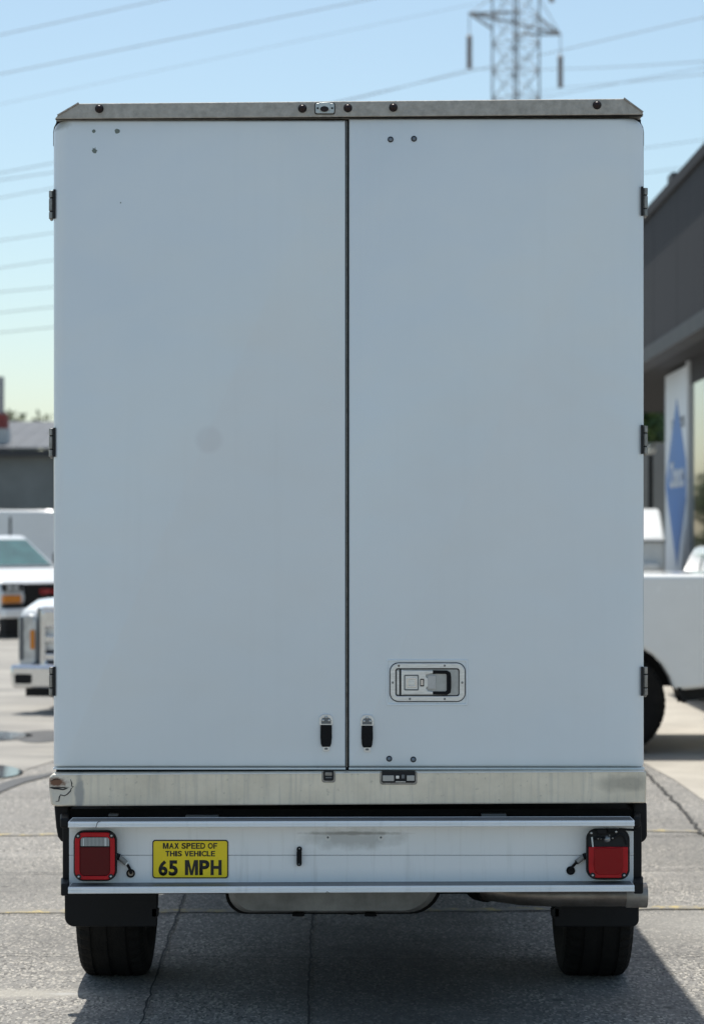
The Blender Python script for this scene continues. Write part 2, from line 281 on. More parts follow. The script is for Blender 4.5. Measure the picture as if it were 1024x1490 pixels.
# ------------------------------------------------------------------ mesh helpers
class MB:
    def __init__(s): s.v = []; s.f = []
    def add(s, vs, fs):
        o = len(s.v); s.v += [tuple(p) for p in vs]; s.f += [tuple(i+o for i in f) for f in fs]; return s
    def box(s, x0, x1, y0, y1, z0, z1):
        x0, x1 = min(x0, x1), max(x0, x1); y0, y1 = min(y0, y1), max(y0, y1); z0, z1 = min(z0, z1), max(z0, z1)
        v = [(x0,y0,z0),(x1,y0,z0),(x1,y1,z0),(x0,y1,z0),(x0,y0,z1),(x1,y0,z1),(x1,y1,z1),(x0,y1,z1)]
        return s.add(v, [(0,3,2,1),(4,5,6,7),(0,1,5,4),(1,2,6,5),(2,3,7,6),(3,0,4,7)])
    def loft(s, loops, cap0=True, cap1=True):
        n = len(loops[0]); vs = [p for l in loops for p in l]; fs = []
        for k in range(len(loops)-1):
            for i in range(n):
                j = (i+1) % n; fs.append((k*n+i, k*n+j, (k+1)*n+j, (k+1)*n+i))
        if cap0: fs.append(tuple(reversed(range(n))))
        if cap1: fs.append(tuple(range((len(loops)-1)*n, len(loops)*n)))
        return s.add(vs, fs)
    def prism_y(s, poly, y0, y1):      # poly in (x,z), counter-clockwise seen from -y
        return s.loft([[(x, y1, z) for x, z in poly], [(x, y0, z) for x, z in poly]])
    def prism_x(s, poly, x0, x1):      # poly in (y,z)
        return s.loft([[(x0, y, z) for y, z in poly], [(x1, y, z) for y, z in poly]])
    def prism_z(s, poly, z0, z1):
        return s.loft([[(x, y, z0) for x, y in poly], [(x, y, z1) for x, y in poly]])
    def ring_y(s, outer, inner, y0, y1):
        n = len(outer)
        vs = [(x, y0, z) for x, z in outer]+[(x, y0, z) for x, z in inner]+[(x, y1, z) for x, z in outer]+[(x, y1, z) for x, z in inner]
        fs = []
        for i in range(n):
            j = (i+1) % n
            fs += [(i, j, n+j, n+i), (2*n+i, 3*n+i, 3*n+j, 2*n+j), (i, 2*n+i, 2*n+j, j), (n+i, n+j, 3*n+j, 3*n+i)]
        return s.add(vs, fs)
    def tube(s, pts, r, n=8, cap=True):
        pts = [Vector(p) for p in pts]; loops = []
        rs = r if isinstance(r, (list, tuple)) else [r]*len(pts)
        up = None
        for i, p in enumerate(pts):
            d = (pts[min(i+1, len(pts)-1)]-pts[max(i-1, 0)]).normalized()
            if up is None:
                up = Vector((0, 0, 1)) if abs(d.z) < .9 else Vector((1, 0, 0))
            a = d.cross(up).normalized(); b2 = d.cross(a).normalized(); up = -b2 if b2.length > 0 else up
            loops.append([tuple(p+rs[i]*(math.cos(t)*a+math.sin(t)*b2)) for t in [2*math.pi*k/n for k in range(n)]])
        return s.loft(loops, cap, cap)
    def dome_y(s, x, z, y, r, h, n=20, k=4):   # dome facing -y standing on plane y
        loops = []
        for i in range(k+1):
            a = i/k*math.pi/2*.96; loops.append([(x+r*math.cos(a)*math.cos(2*math.pi*j/n), y-h*math.sin(a), z+r*math.cos(a)*math.sin(2*math.pi*j/n)) for j in range(n)])
        return s.loft(loops)
    def lathe_x(s, prof, cx, cy, cz, n=48, mod=None):   # prof: (dx, r)
        loops = []
        for q, (dx, r) in enumerate(prof):
            l = []
            for k in range(n):
                a = 2*math.pi*k/n; rr = r*(mod(q, k) if mod else 1)
                l.append((cx+dx, cy+rr*math.cos(a), cz+rr*math.sin(a)))
            loops.append(l)
        return s.loft(loops)
    def build(s, name, m, parent=None, bevel=0.0, seg=2, angle=38, smooth=True):
        me = bpy.data.meshes.new(name); me.from_pydata(s.v, [], s.f); me.validate()
        bm = bmesh.new(); bm.from_mesh(me); bmesh.ops.recalc_face_normals(bm, faces=bm.faces); bm.to_mesh(me); bm.free()
        if smooth:
            for p in me.polygons: p.use_smooth = True
            me.set_sharp_from_angle(angle=R(angle))
        me.materials.append(m)
        o = bpy.data.objects.new(name, me); COL.objects.link(o)
        if parent: o.parent = parent
        if bevel > 0:
            b = o.modifiers.new('bevel', 'BEVEL'); b.width = bevel; b.segments = seg; b.limit_method = 'ANGLE'; b.angle_limit = R(35); b.harden_normals = False
        return o

def rrect(x0, x1, z0, z1, r, n=5):
    if not isinstance(r, (list, tuple)): r = [r]*4       # lower-right, upper-right, upper-left, lower-left
    P = []
    for (cx, cz, a0, rr) in ((x1-r[0], z0+r[0], -90, r[0]), (x1-r[1], z1-r[1], 0, r[1]), (x0+r[2], z1-r[2], 90, r[2]), (x0+r[3], z0+r[3], 180, r[3])):
        for k in range(n+1):
            a = R(a0+90*k/n); P.append((cx+rr*math.cos(a), cz+rr*math.sin(a)))
    return P
def prect(px0, px1, py0, py1, rpx, y, n=5):              # rounded rectangle measured on the photo, on depth plane y
    s = (CAM_D+y)/FPX
    r = [q*s for q in rpx] if isinstance(rpx, (list, tuple)) else rpx*s
    return rrect(sx(px0, y), sx(px1, y), sz(py1, y), sz(py0, y), r, n)
def circ(cx, cz, r, n=20): return [(cx+r*math.cos(2*math.pi*k/n), cz+r*math.sin(2*math.pi*k/n)) for k in range(n)]
def empty(name, loc=(0, 0, 0), rz=0.0):
    o = bpy.data.objects.new(name, None); COL.objects.link(o); o.location = loc; o.rotation_euler = (0, 0, rz); o.empty_display_size = .2; return o
def tag(o, label, cat, group=None, kind=None):
    if label: o['label'] = label
    if cat: o['category'] = cat
    if group: o['group'] = group
    if kind: o['kind'] = kind
    return o
def copy_part(o, parent, dx=0, dy=0, dz=0):
    c = o.copy(); COL.objects.link(c); c.parent = parent; c.location = (o.location.x+dx, o.location.y+dy, o.location.z+dz); return c
GW = dict(M=.86, A=.72, X=.68, S=.66, P=.66, E=.62, D=.70, O=.76, F=.60, T=.62, H=.72, I=.30, V=.68, C=.72, L=.58)
def block_text(name, body, x0, x1, z0, z1, y, m, parent, bold=.03, thick=.0006, gap=.07):
    """bold capitals set glyph by glyph into a rectangle facing -y"""
    tot = sum(GW.get(c, .62 if c != ' ' else .26) for c in body)+gap*(len(body)-1); k = (x1-x0)/tot; x = x0; bm = bmesh.new()
    for c in body:
        wd = GW.get(c, .62 if c != ' ' else .26)*k
        if c == 'M':
            t = .25; P = [(0, 0), (t, 0), (t, .62), (.5-t*.42, 0), (.5+t*.42, 0), (1-t, .62), (1-t, 0), (1, 0), (1, 1), (1-t*1.25, 1), (.5, .30), (t*1.25, 1), (0, 1)]
        elif c == 'H':
            t = .29; P = [(0, 0), (t, 0), (t, .41), (1-t, .41), (1-t, 0), (1, 0), (1, 1), (1-t, 1), (1-t, .61), (t, .61), (t, 1), (0, 1)]
        elif c == 'I': P = [(0, 0), (1, 0), (1, 1), (0, 1)]
        elif c == 'T': t = .15; P = [(.5-t, 0), (.5+t, 0), (.5+t, .8), (1, .8), (1, 1), (0, 1), (0, .8), (.5-t, .8)]
        elif c == 'L': P = [(0, 0), (1, 0), (1, .2), (.34, .2), (.34, 1), (0, 1)]
        elif c == 'E': P = [(0, 0), (1, 0), (1, .19), (.33, .19), (.33, .41), (.93, .41), (.93, .60), (.33, .60), (.33, .81), (1, .81), (1, 1), (0, 1)]
        elif c == 'F': P = [(0, 0), (.33, 0), (.33, .40), (.9, .40), (.9, .59), (.33, .59), (.33, .81), (1, .81), (1, 1), (0, 1)]
        elif c == 'V': P = [(.36, 0), (.64, 0), (1, 1), (.70, 1), (.5, .32), (.30, 1), (0, 1)]
        elif c == 'X': P = [(0, 0), (.30, 0), (.5, .33), (.70, 0), (1, 0), (.67, .52), (.97, 1), (.68, 1), (.5, .70), (.32, 1), (.03, 1), (.33, .52)]
        else: P = None
        if P:
            f = bm.faces.new([bm.verts.new((x+u*wd, y-thick, z0+v*(z1-z0))) for u, v in P]); f.normal_update(); bmesh.ops.triangulate(bm, faces=[f])
        elif c != ' ':
            o = text_mesh('glyph', c, x, x+wd, z0, z1, y, m, None, bold, thick); bm.from_mesh(o.data); me_ = o.data; bpy.data.objects.remove(o); bpy.data.meshes.remove(me_)
        x += wd+gap*k
    bmesh.ops.recalc_face_normals(bm, faces=bm.faces)
    me = bpy.data.meshes.new(name); bm.to_mesh(me); bm.free(); me.materials.append(m)
    o = bpy.data.objects.new(name, me); COL.objects.link(o); o.parent = parent; return o
def text_mesh(name, body, x0, x1, z0, z1, y, m, parent, bold=.02, thick=.0006, axis='front'):
    """lettering fitted into a rectangle; axis 'front' faces -y, 'side' faces -x (x0..x1 then run along -y)"""
    cu = bpy.data.curves.new(name, 'FONT'); cu.body = body; cu.size = 1.0; cu.offset = bold; cu.resolution_u = 4
    to = bpy.data.objects.new(name, cu); COL.objects.link(to); bpy.context.view_layer.update()
    me = bpy.data.meshes.new_from_object(to.evaluated_get(bpy.context.evaluated_depsgraph_get()))
    bpy.data.objects.remove(to); bpy.data.curves.remove(cu)
    bm = bmesh.new(); bm.from_mesh(me)
    xs = [v.co.x for v in bm.verts]; ys = [v.co.y for v in bm.verts]; ax, bx, ay, by = min(xs), max(xs), min(ys), max(ys)
    g = bmesh.ops.extrude_face_region(bm, geom=bm.faces[:])
    for e in g['geom']:
        if isinstance(e, bmesh.types.BMVert): e.co.z += 1
    for v in bm.verts:
        u = x0+(v.co.x-ax)/(bx-ax)*(x1-x0); h = z0+(v.co.y-ay)/(by-ay)*(z1-z0); d = v.co.z*thick
        v.co = Vector((u, y-d, h)) if axis == 'front' else Vector((y-d, -u, h))
    bmesh.ops.recalc_face_normals(bm, faces=bm.faces); bm.to_mesh(me); bm.free()
    me.materials.clear(); me.materials.append(m)
    o = bpy.data.objects.new(name, me); COL.objects.link(o)
    if parent: o.parent = parent
    return o

# ================================================================== GROUND
def ground_sheet():
    g = MB(); S = 2500
    g.add([(-S, -200, 0), (S, -200, 0), (S, S, 0), (-S, S, 0)], [(0, 1, 2, 3)])
    o = g.build('ground', ASPH, smooth=False); tag(o, 'worn grey tarmac of the parking lot', None, kind='structure'); return o
GROUND = ground_sheet()
def ribbon(pts, width, z, name, m, parent, jit=.5, sub=14):
    P = []
    for i in range(len(pts)-1):
        a, b = Vector((*pts[i], 0)), Vector((*pts[i+1], 0))
        for k in range(sub): P.append(a.lerp(b, k/sub))
    P.append(Vector((*pts[-1], 0)))
    vs = []; fs = []
    for i, p in enumerate(P):
        d = (P[min(i+1, len(P)-1)]-P[max(i-1, 0)]).normalized(); nrm = Vector((-d.y, d.x, 0))
        off = random.uniform(-1, 1)*width*1.2*jit
        wl = width*(.5+random.uniform(-jit, jit)*.45); wr = width*(.5+random.uniform(-jit, jit)*.45)
        q = p+nrm*off; vs += [(q.x+nrm.x*wl, q.y+nrm.y*wl, z), (q.x-nrm.x*wr, q.y-nrm.y*wr, z)]
        if i: fs.append((2*i-2, 2*i-1, 2*i+1, 2*i))
    o = MB().add(vs, fs).build(name, m, parent, smooth=False); return o
# concrete apron beyond the tarmac: a thin sheet with a bowed edge
edge = [(-14, 6.2), gp(-60, 1150), gp(0, 1136), gp(40, 1120), gp(78, 1108), (-1.0, 9.6), (1.2, 9.4), (1.9, 9.0), gp(938, 1112), gp(980, 1135), gp(1024, 1166), gp(1060, 1195), (2.9, 3.6), (14, 3.3), (14, 60), (-60, 60), (-60, 6.0)]
k0 = edge.index((-1.0, 9.6))
ap = MB().add([(x, y, .004) for x, y in [(-.2, 9.5)]+edge[k0+1:15]+[(-.2, 60)]], [tuple(range(len(edge[k0+1:15])+2))]).build('concrete_apron', CONC, smooth=False)
tag(ap, 'pale concrete apron under the silver pickup', None, kind='structure')
lf_ = edge[15:]+edge[:k0+1]+[(-.2, 9.5), (-.2, 60)]
ap2 = MB().add([(x, y, .004) for x, y in lf_], [tuple(range(len(lf_)))]).build('concrete_yard', CONC2, smooth=False)
tag(ap2, 'greyer stained concrete yard under the chrome-nosed pickup and the vans', None, kind='structure')
# joints and cracks
for pts, wd in (([gp(272, 1296), gp(248, 1360), gp(205, 1492), (-1.02, -1.2)], .014), ([gp(455, 1310), gp(452, 1380), gp(448, 1492), (-.2, -1.2)], .014),
                ([gp(936, 1122), gp(985, 1172), gp(1022, 1216), (2.1, 4.0)], .035),
                ([(-9, gd(1388)), gp(-40, 1390), gp(560, 1398), gp(935, 1396), gp(1024, 1391), (5, gd(1390))], .010),
                ([(-9, gd(1274)), gp(20, 1272), gp(500, 1272), gp(938, 1268), gp(1024, 1266), (5, gd(1266))], .016),
                ([(-9, gd(1330)), gp(0, 1331), gp(500, 1331), gp(938, 1325), gp(1024, 1324), (5, gd(1323))], .014),
                ([gp(900, 1218), gp(1000, 1217), (4, gd(1217))], .022)):
    ribbon(pts, wd*.55, .008, 'crack', TARM, GROUND, jit=.5, sub=26)
for pts in ([(-9, gd(1329)), gp(0, 1327), gp(420, 1326), gp(760, 1324), gp(1024, 1321), (5, gd(1320))], [(-9, gd(1215)), gp(0, 1215), gp(400, 1214), gp(900, 1208), gp(1012, 1210), (2.6, gd(1210))]):
    ribbon(pts, .085, .004, 'painted_line', YLINE, GROUND, jit=.08)
def patch(name, m, pts, z, lab, parent=None):
    # closed smooth outline through the points
    n = len(pts); out = []
    for i in range(n):
        p0, p1, p2, p3 = [Vector((*pts[(i+k-1) % n], 0)) for k in range(4)]
        for k in range(6):
            t = k/6; out.append(.5*((2*p1)+(-p0+p2)*t+(2*p0-5*p1+4*p2-p3)*t*t+(-p0+3*p1-3*p2+p3)*t**3))
    o = MB().add([(p.x, p.y, z) for p in out], [tuple(range(len(out)))]).build(name, m, parent, smooth=False)
    if not parent: tag(o, lab, None, kind='structure')
    return o
patch('dark_patch', DARKGR, [gp(-30, 1152), gp(0, 1142), gp(30, 1133), gp(62, 1128), gp(76, 1126), gp(70, 1131), gp(36, 1140), gp(6, 1152), gp(-30, 1166)], .008, 'dark streak on the tarmac')  # flat dark streak with a smooth outline
patch('puddle', WATER, [gp(-40, 1126), gp(-10, 1116), gp(14, 1117), gp(34, 1124), gp(24, 1130), gp(0, 1134), gp(-40, 1140)], .011, 'shallow puddle beside the dark streak')
patch('dark_patch', DARKGR, [gp(18, 1072), gp(40, 1066), gp(78, 1064), gp(110, 1070), gp(76, 1080), gp(40, 1081)], .008, 'dark patch on the concrete in front of the chrome pickup')  # flat dark patch with a smooth outline
patch('puddle', WATER, [gp(-50, 1070), gp(-10, 1066), gp(20, 1067), gp(48, 1071), gp(30, 1076), gp(0, 1079), gp(-50, 1080)], .011, 'puddle in front of the chrome pickup')

# ================================================================== THE TRUCK
T = empty('box_truck'); tag(T, 'white box truck seen from behind with two tall rear doors closed', 'truck')
L_BOX = 3.05; XL, XR = sx(76), sx(938); ZF, ZT = sz(1121), sz(168)
# --- cargo box shell behind the doors
sh = []
for y, ins in ((.052, .006), (.056, 0), (L_BOX-.05, 0), (L_BOX, .04)):
    sh.append([(x, y, z) for x, z in rrect(XL+ins, XR-ins, ZF+.0, ZT-ins, [.004, .05, .05, .004])])
MB().loft(sh).build('cargo_box', WHITEP, T)
MB().box(XL+.012, XR-.012, .018, .05, ZF-.028, ZT-.01).build('door_seal', SEAL, T)
# --- doors (moulded skins with softly rounded outer edges)
def door(px0, px1, py0, py1, outer, ro, name):
    x0, x1, z0, z1 = sx(px0), sx(px1), sz(py1), sz(py0); loops = []
    for y, q in ((.018, 0), (-.012+.018, 0)) :
        loops.append((y, q))
    K = 7; dep = .026
    loops = [(.018, 0.0)]
    for k in range(K+1):
        a = k/K*math.pi/2; loops.append((.012-dep*math.sin(a), 1-math.cos(a)))
    rings = []
    for y, q in loops:
        io, ii, iv = ro*q, .006*q, .010*q
        if outer == 'L': X0, X1 = x0+io, x1-ii; rad = [.004, .004, .045, .012]
        else: X0, X1 = x0+ii, x1-io; rad = [.012, .045, .004, .004]
        rad = [max(.002, r_*(1-.25*q)) for r_ in rad]
        rings.append([(x, y, z) for x, z in rrect(X0, X1, z0+iv, z1-iv, rad, 6)])
    return MB().loft(rings).build(name, DOOR, T, angle=50)
DL = door(78, 503, 174.5, 1116, 'L', .030, 'rear_door'); DR = door(507.2, 936.5, 172, 1116, 'R', .070, 'rear_door')
YD = -.014
# bright edging along the foot of each door and the centre astragal
for a, b, d in ((78, 502.5, DL), (507.5, 937, DR)):
    MB().box(sx(a), sx(b), -.004, .016, sz(1119.5), sz(1116.8)).build('bottom_edging', ALU, d)
MB().box(sx(503.9), sx(505.0), -.004, .017, sz(1116), sz(176)).build('centre_strip', ZINC, DL)
# rivets and plugs
def rivet(px, py, r, d, m, h=.004, nm='rivet'):
    MB().dome_y(sx(px, YD), sz(py, YD), YD+.001, r, h+.001).build(nm, m, d)
for p in ((568, 203), (602, 202), (566, 1104), (601, 1105)):
    rv = MB().prism_y(circ(sx(p[0], YD), sz(p[1], YD), .0098), YD-.0022, YD+.002).build('rivet', SEAL, DR)
    MB().dome_y(sx(p[0], YD), sz(p[1], YD), YD-.002, .0068, .005).build('rivet_head', RIVET, DR)
for p, r in (((137, 191), .006), ((171, 191), .0085), ((176, 295), .0022)):
    MB().prism_y([(x+random.uniform(-.001, .001), z+random.uniform(-.001, .001)) for x, z in circ(sx(p[0], YD), sz(p[1], YD), r, 11)], YD-.0008, YD+.002).build('filled_hole', CHIP, DL)
lf = [(-1, -4), (2, -4), (3, -1), (4.6, -.5), (2.8, .8), (1.4, 2), (1.2, 5), (-.2, 2.6), (-3, 4), (-2.2, 1.5), (-4.2, .8), (-3, -2.2)]
MB().prism_y([(sx(138+a, YD), sz(219-b, YD)) for a, b in lf], YD-.0008, YD+.002).build('paint_chip', CHIP, DL)
# hinges
def hinge(px, pyc, d, side):
    x = sx(px, .01); z = sz(pyc, .01); y = .012; h = .0475
    e = MB()
    for a, b in ((-h, -h*.52), (-h*.44, h*.44), (h*.52, h)):
        e.loft([[(x+.0095*math.cos(t)*1.0, y+.0095*math.sin(t), z+q) for t in [2*math.pi*k/14 for k in range(14)]] for q in (a, b)])
    e.loft([[(x+r_*math.cos(t), y+r_*math.sin(t), z-h-q) for t in [2*math.pi*k/14 for k in range(14)]] for r_, q in ((.0065, 0), (.005, .005), (.002, .007))])
    o = e.build('hinge', ZINC, d, bevel=.0012)
    MB().box(x-side*.0085, x-side*.0155, -.0125, y+.004, z-h*1.02, z+h*1.04).build('hinge_leaf', SEAL, d)
    MB().tube([(x, y, z-h), (x, y, z+h*.98)], .0072, 10).build('hinge_pin', SEAL, d)
for py in (298, 644, 991): hinge(75.5, py, DL, -1)
for py in (294, 640, 991): hinge(937.8, py, DR, 1)
# --- hold-back straps
def strap(px, py0, d):
    y = YD
    def q(x0, x1, a, b, r): return prect(px+x0, px+x1, py0+a, py0+b, r, y)
    MB().prism_y(prect(px-9.8, px+9.8, py0, py0+16.5, [2, 7, 7, 2], y), y-.006, y+.002).build('strap_bracket', STEELB, d, bevel=.0015)
    br = MB().prism_y([(sx(px+a, y), sz(py0+b, y)) for a, b in ((-7, 14), (7, 14), (7, 9), (5.4, 5.6), (2.6, 5), (1.8, 2.6), (-1.8, 2.6), (-2.6, 5), (-5.4, 5.6), (-7, 9))], y-.0075, y-.004).build('bracket_recess', mat('dull_recess', (.17, .18, .19), .5, .5), d)
    for a, b in ((-4.3, 9.2), (4.3, 9.2), (0, 4.2)):
        MB().dome_y(sx(px+a, y), sz(py0+b, y), y-.007, .0048, .004, 14, 3).build('bracket_screw', SCREW, d)
    pts = [(-8.2, 15.5), (8.2, 15.5), (8.4, 34), (7.4, 43), (5.8, 47.5), (-6.0, 47.5), (-7.6, 43), (-8.4, 34)]
    MB().loft([[(sx(px+a, y), yy, sz(py0+b, y)) for a, b in reversed(pts)] for yy in (y+.001, y-.010)]).build('rubber_strap', RUBBER, d, bevel=.003)
    tip = prect(px-4.8, px+4.8, py0+46.8, py0+54.2, [2.2, .6, .6, 2.2], y)
    MB().prism_y(tip, y-.007, y+.001).build('strap_tip', WHITEB if False else STEELB, d, bevel=.0012)
    MB().prism_y(prect(px-2.4, px+2.4, py0+48.6, py0+51.6, [.8, 1.4, 1.4, .8], y), y-.0082, y-.006).build('tip_slot', mat('dull_recess', (.17, .18, .19), .5, .5), d)
strap(474.5, 1039, DL); strap(534, 1040, DR)
# --- paddle latch in its moulded recess
y = YD
MB().ring_y(prect(562, 680.5, 959.5, 1027, 2, y), prect(564.5, 677.5, 962, 1023.5, 2, y), y-.003, y+.002).build('latch_moulding', DOOR, DR, bevel=.002)
LT = MB().ring_y(prect(566.5, 677, 963.8, 1021.5, 13, y), prect(567.8, 675.8, 965, 1020.3, 12, y), y-.0016, y+.002).build('latch_gasket', SEAL, DR)
FR = MB().ring_y(prect(567.8, 675.8, 965, 1020.3, 12, y, 6), prect(575, 668, 972.5, 1012.8, 3.5, y, 6), y-.006, y+.002).build('latch_frame', STEELB, DR, bevel=.0018)
MB().prism_y(prect(575, 668, 972.5, 1012.8, 3.5, y), y-.0012, y+.002).build('latch_pan', PAN, DR)
MB().ring_y(prect(574.6, 668.4, 972, 1013.2, 4, y), prect(576.4, 666.6, 974, 1011.4, 3, y), y-.0022, y+.001).build('pan_shadow_gap', SEAL, DR)
MB().prism_y(prect(577.5, 580.5, 976, 1010, 1, y), y-.005, y).build('latch_rod', STEELB, DR, bevel=.001)
MB().prism_y(prect(581, 583.6, 973.5, 1012, .5, y), y-.003, y).build('pan_slot', SEAL, DR)
hp = [(583.5, 974.5), (588, 975.5), (630, 975.8), (630, 979), (619, 981.5), (619, 985), (622.5, 987), (622.5, 998.5), (619, 1001), (622, 1005), (630, 1006.5), (630, 1010), (588, 1010.3), (583.5, 1011.3)]
MB().prism_y([(sx(a, y), sz(b, y)) for a, b in reversed(hp)], y-.0075, y).build('latch_plate', STEELB, DR, bevel=.0014)
MB().ring_y(prect(587.5, 609, 981.5, 1004.5, 2, y), prect(589.3, 607.2, 983.5, 1002.5, 1, y), y-.0084, y-.005).build('plate_relief', mat('dull_recess', (.17, .18, .19), .5, .5), DR)
MB().ring_y(prect(591.5, 605.5, 986, 1000, 1.5, y), prect(593.5, 603.5, 988.2, 997.8, 1, y), y-.0105, y-.006).build('lock_cover', CHROME, DR, bevel=.0008)
MB().prism_y(prect(594.5, 603, 991.4, 995.2, 1, y), y-.0092, y-.006).build('lock_slot', STEELB, DR)
MB().prism_y(prect(610.8, 616.6, 987.4, 998.6, .6, y), y-.0082, y-.005).build('plate_window', SEAL, DR)
MB().prism_y(prect(612.2, 615, 989, 996.8, .4, y), y-.0092, y-.006).build('spring_tab', CHROME, DR)
MB().prism_y([(sx(a, y), sz(b, y)) for a, b in reversed([(629, 975.2), (650, 975.6), (655, 978.5), (656, 985), (656, 1001), (655, 1008), (650, 1011), (629, 1010.6), (629, 1006), (648.5, 1006), (649.5, 1004), (649.5, 982), (648.5, 980.4), (629, 980.4)])], y-.008, y).build('pull_handle', RUBBER, DR, bevel=.0018)
MB().prism_y(prect(622, 633.5, 982.4, 1002.4, 1.4, y), y-.0085, y).build('release_button', mat('button_grey', (.5, .5, .5), .4, .5, var=.1, vscale=40), DR, bevel=.001)
for a, b in ((580, 968.6), (646.5, 968.4), (596, 1016.8), (646.5, 1016.8), (571.2, 993), (672, 993)):
    MB().dome_y(sx(a, y), sz(b, y), y-.0055, .0042, .003, 12, 3).build('latch_screw', PIPE if a == 580 else ZINC, DR)
# --- header rail over the doors
yh = -.035
def hz(px, top): return 150.5+(px-115)*(-7.0/793) if top else 172.8+(px-80)*(-6.6/855)
HD = [(80, 172.8), (936, 166.4), (932, 161.2), (907, 143.4), (115, 150.4), (84, 168)]
hl = [(sx(a, yh), sz(b, yh)) for a, b in HD]
HEAD = MB().loft([[(x, .06, z) for x, z in reversed(hl)], [(x, yh, z) for x, z in reversed(hl)]]).build('header_rail', GALV, T, bevel=.003)
rl = [(sx(a, yh), sz(b, yh)) for a, b in ((907, 142.6), (909, 144.8), (115, 151.6), (113, 149.4))]
for (a, b), (c, d) in (((84, 168), (115, 149.8)), ((907, 142.8), (935, 163.4))):
    MB().tube([(sx(a, yh), yh-.001, sz(b, yh)), (sx(c, yh), yh-.001, sz(d, yh))], .0032, 6).build('end_fold', ZINC, HEAD)
MB().add([(sx(80, yh), .02, sz(175.6, .02)), (sx(936, yh), .02, sz(170.4, .02)), (sx(936, yh), yh+.004, sz(168, yh)), (sx(80, yh), yh+.004, sz(173.6, yh))], [(0, 1, 2, 3)]).build('rail_underside', SEAL, HEAD)
MB().loft([[(x, yy, z) for x, z in rrect(XL, XR, ZT-.10, ZT+.004, [.004, .055, .055, .004])] for yy in (.052, .030)]).build('corner_frame', PIPE if False else mat('corner_casting', (.20, .19, .18), .5, .4, var=.2, vscale=20), T)
for a, b in ((145, 158.3), (440, 158), (506, 157.3), (572, 156.5), (868, 153)):
    g_ = MB().prism_y(circ(sx(a, yh), sz(b, yh), .0145), yh-.004, yh+.002).build('marker_light', SEAL, HEAD, bevel=.001)
    MB().dome_y(sx(a, yh), sz(b, yh), yh-.004, .0122, .011, 18, 4).build('marker_lens', MARKER, HEAD)
MB().prism_y(prect(457.8, 487.4, 149.6, 166.6, 3, yh), yh-.003, yh+.002).build('plate_gasket', SEAL, HEAD)
MB().prism_y(prect(459, 486.2, 150.6, 165.4, 2.5, yh), yh-.007, yh-.002).build('lamp_plate', mat('cast_alloy', (.52, .54, .53), .4, .6, var=.15, vscale=50), HEAD, bevel=.0015)
MB().prism_y([(sx(a, yh), sz(b, yh)) for a, b in ((464, 161), (480, 161), (480.5, 149.8), (464, 149.8))], yh-.011, yh-.006).build('lamp_hood', mat('cast_alloy', (.52, .54, .53), .4, .6), HEAD, bevel=.0015)
MB().prism_y([(sx(472+6.2*math.cos(t), yh), sz(159.4-4*math.sin(t), yh)) for t in [2*math.pi*k/18 for k in range(18)]], yh-.0125, yh-.01).build('lamp_lens', MARKER, HEAD, bevel=.0008)
for a in (462.2, 483.2): MB().prism_y(circ(sx(a, yh), sz(158, yh), .0036, 10), yh-.0078, yh-.006).build('plate_screw', SEAL, HEAD)
# --- rear sill of the box: a formed steel channel, slightly out of level
ys = -.06
def sl(px, base): return base-(px-75)*(4.6/865)
def sillpoly(y0, q):   # outline in x,z following the slope, with rounded ends
    P = []
    for a, b in ((74+q, 1171.5), (82, 1173.4), (940-q*.5, 1173.2), (940.5-q*.5, 1128), (938-q, 1126.6), (76+q, 1126.6), (71.5+q, 1131), (71+q, 1150)):
        P.append((sx(a, ys), sz(sl(a, b), ys)))
    return [(x, y0, z) for x, z in P]
SL = MB().loft([sillpoly(.06, 0), sillpoly(ys+.012, 0), sillpoly(ys, 2.5)]).build('rear_sill', SILL, T, bevel=.005, seg=3)
MB().add([(sx(90, ys), ys-.0016, sz(sl(90, 1128.0), ys)), (sx(936, ys), ys-.0016, sz(sl(936, 1128.0), ys)), (sx(936, ys), ys-.0016, sz(sl(936, 1127.0), ys)), (sx(90, ys), ys-.0016, sz(sl(90, 1127.0), ys)),
          (sx(90, ys), ys+.004, sz(sl(90, 1128.0), ys)), (sx(936, ys), ys+.004, sz(sl(936, 1128.0), ys)), (sx(936, ys), ys+.004, sz(sl(936, 1126.2), ys)), (sx(90, ys), ys+.004, sz(sl(90, 1126.2), ys))],
         [(0, 1, 2, 3), (3, 2, 6, 7), (0, 4, 5, 1), (0, 3, 7, 4), (1, 5, 6, 2)]).build('top_fold', STEELB, SL)
DR2 = mat('dull_recess', (.17, .18, .19), .5, .5)
for pts in ([(73.5, 1146), (79, 1147.4), (86, 1147.8), (92, 1149), (96, 1147.6), (99, 1147)], [(107, 1145), (104, 1147.5), (103, 1151), (98, 1156), (94, 1158), (88.5, 1156.5), (86.8, 1160), (86, 1165.6), (81.5, 1166.4)], [(103, 1134), (105, 1140), (104.6, 1144), (108, 1144.6)], [(75, 1136), (81, 1133.6), (88, 1134)]):
    P = [(sx(a, ys), ys-.0008, sz(b, ys)) for a, b in pts]
    MB().tube(P, [.0006]+[random.uniform(.0012, .0024) for _ in P[2:]]+[.0006], 5).build('torn_crease', SEAL, SL)
def slot(px0, px1, py1, nm):
    MB().prism_y(prect(px0, px1, 1122.6, py1, [4, .5, .5, 4], ys), ys-.003, ys+.004).build(nm, ZINC, SL, bevel=.0015)
    return MB().prism_y(prect(px0+2.6, px1-2.6, 1121.5, py1-2.8, [2.5, .5, .5, 2.5], ys), ys-.0046, ys+.004).build('keeper_pocket', SEAL, SL)
slot(468, 488, 1138.6, 'lock_keeper')
MB().prism_y(prect(473, 483, 1123.5, 1128.5, 1, ys), ys-.007, ys-.003).build('keeper_pin', ZINC, SL, bevel=.001)
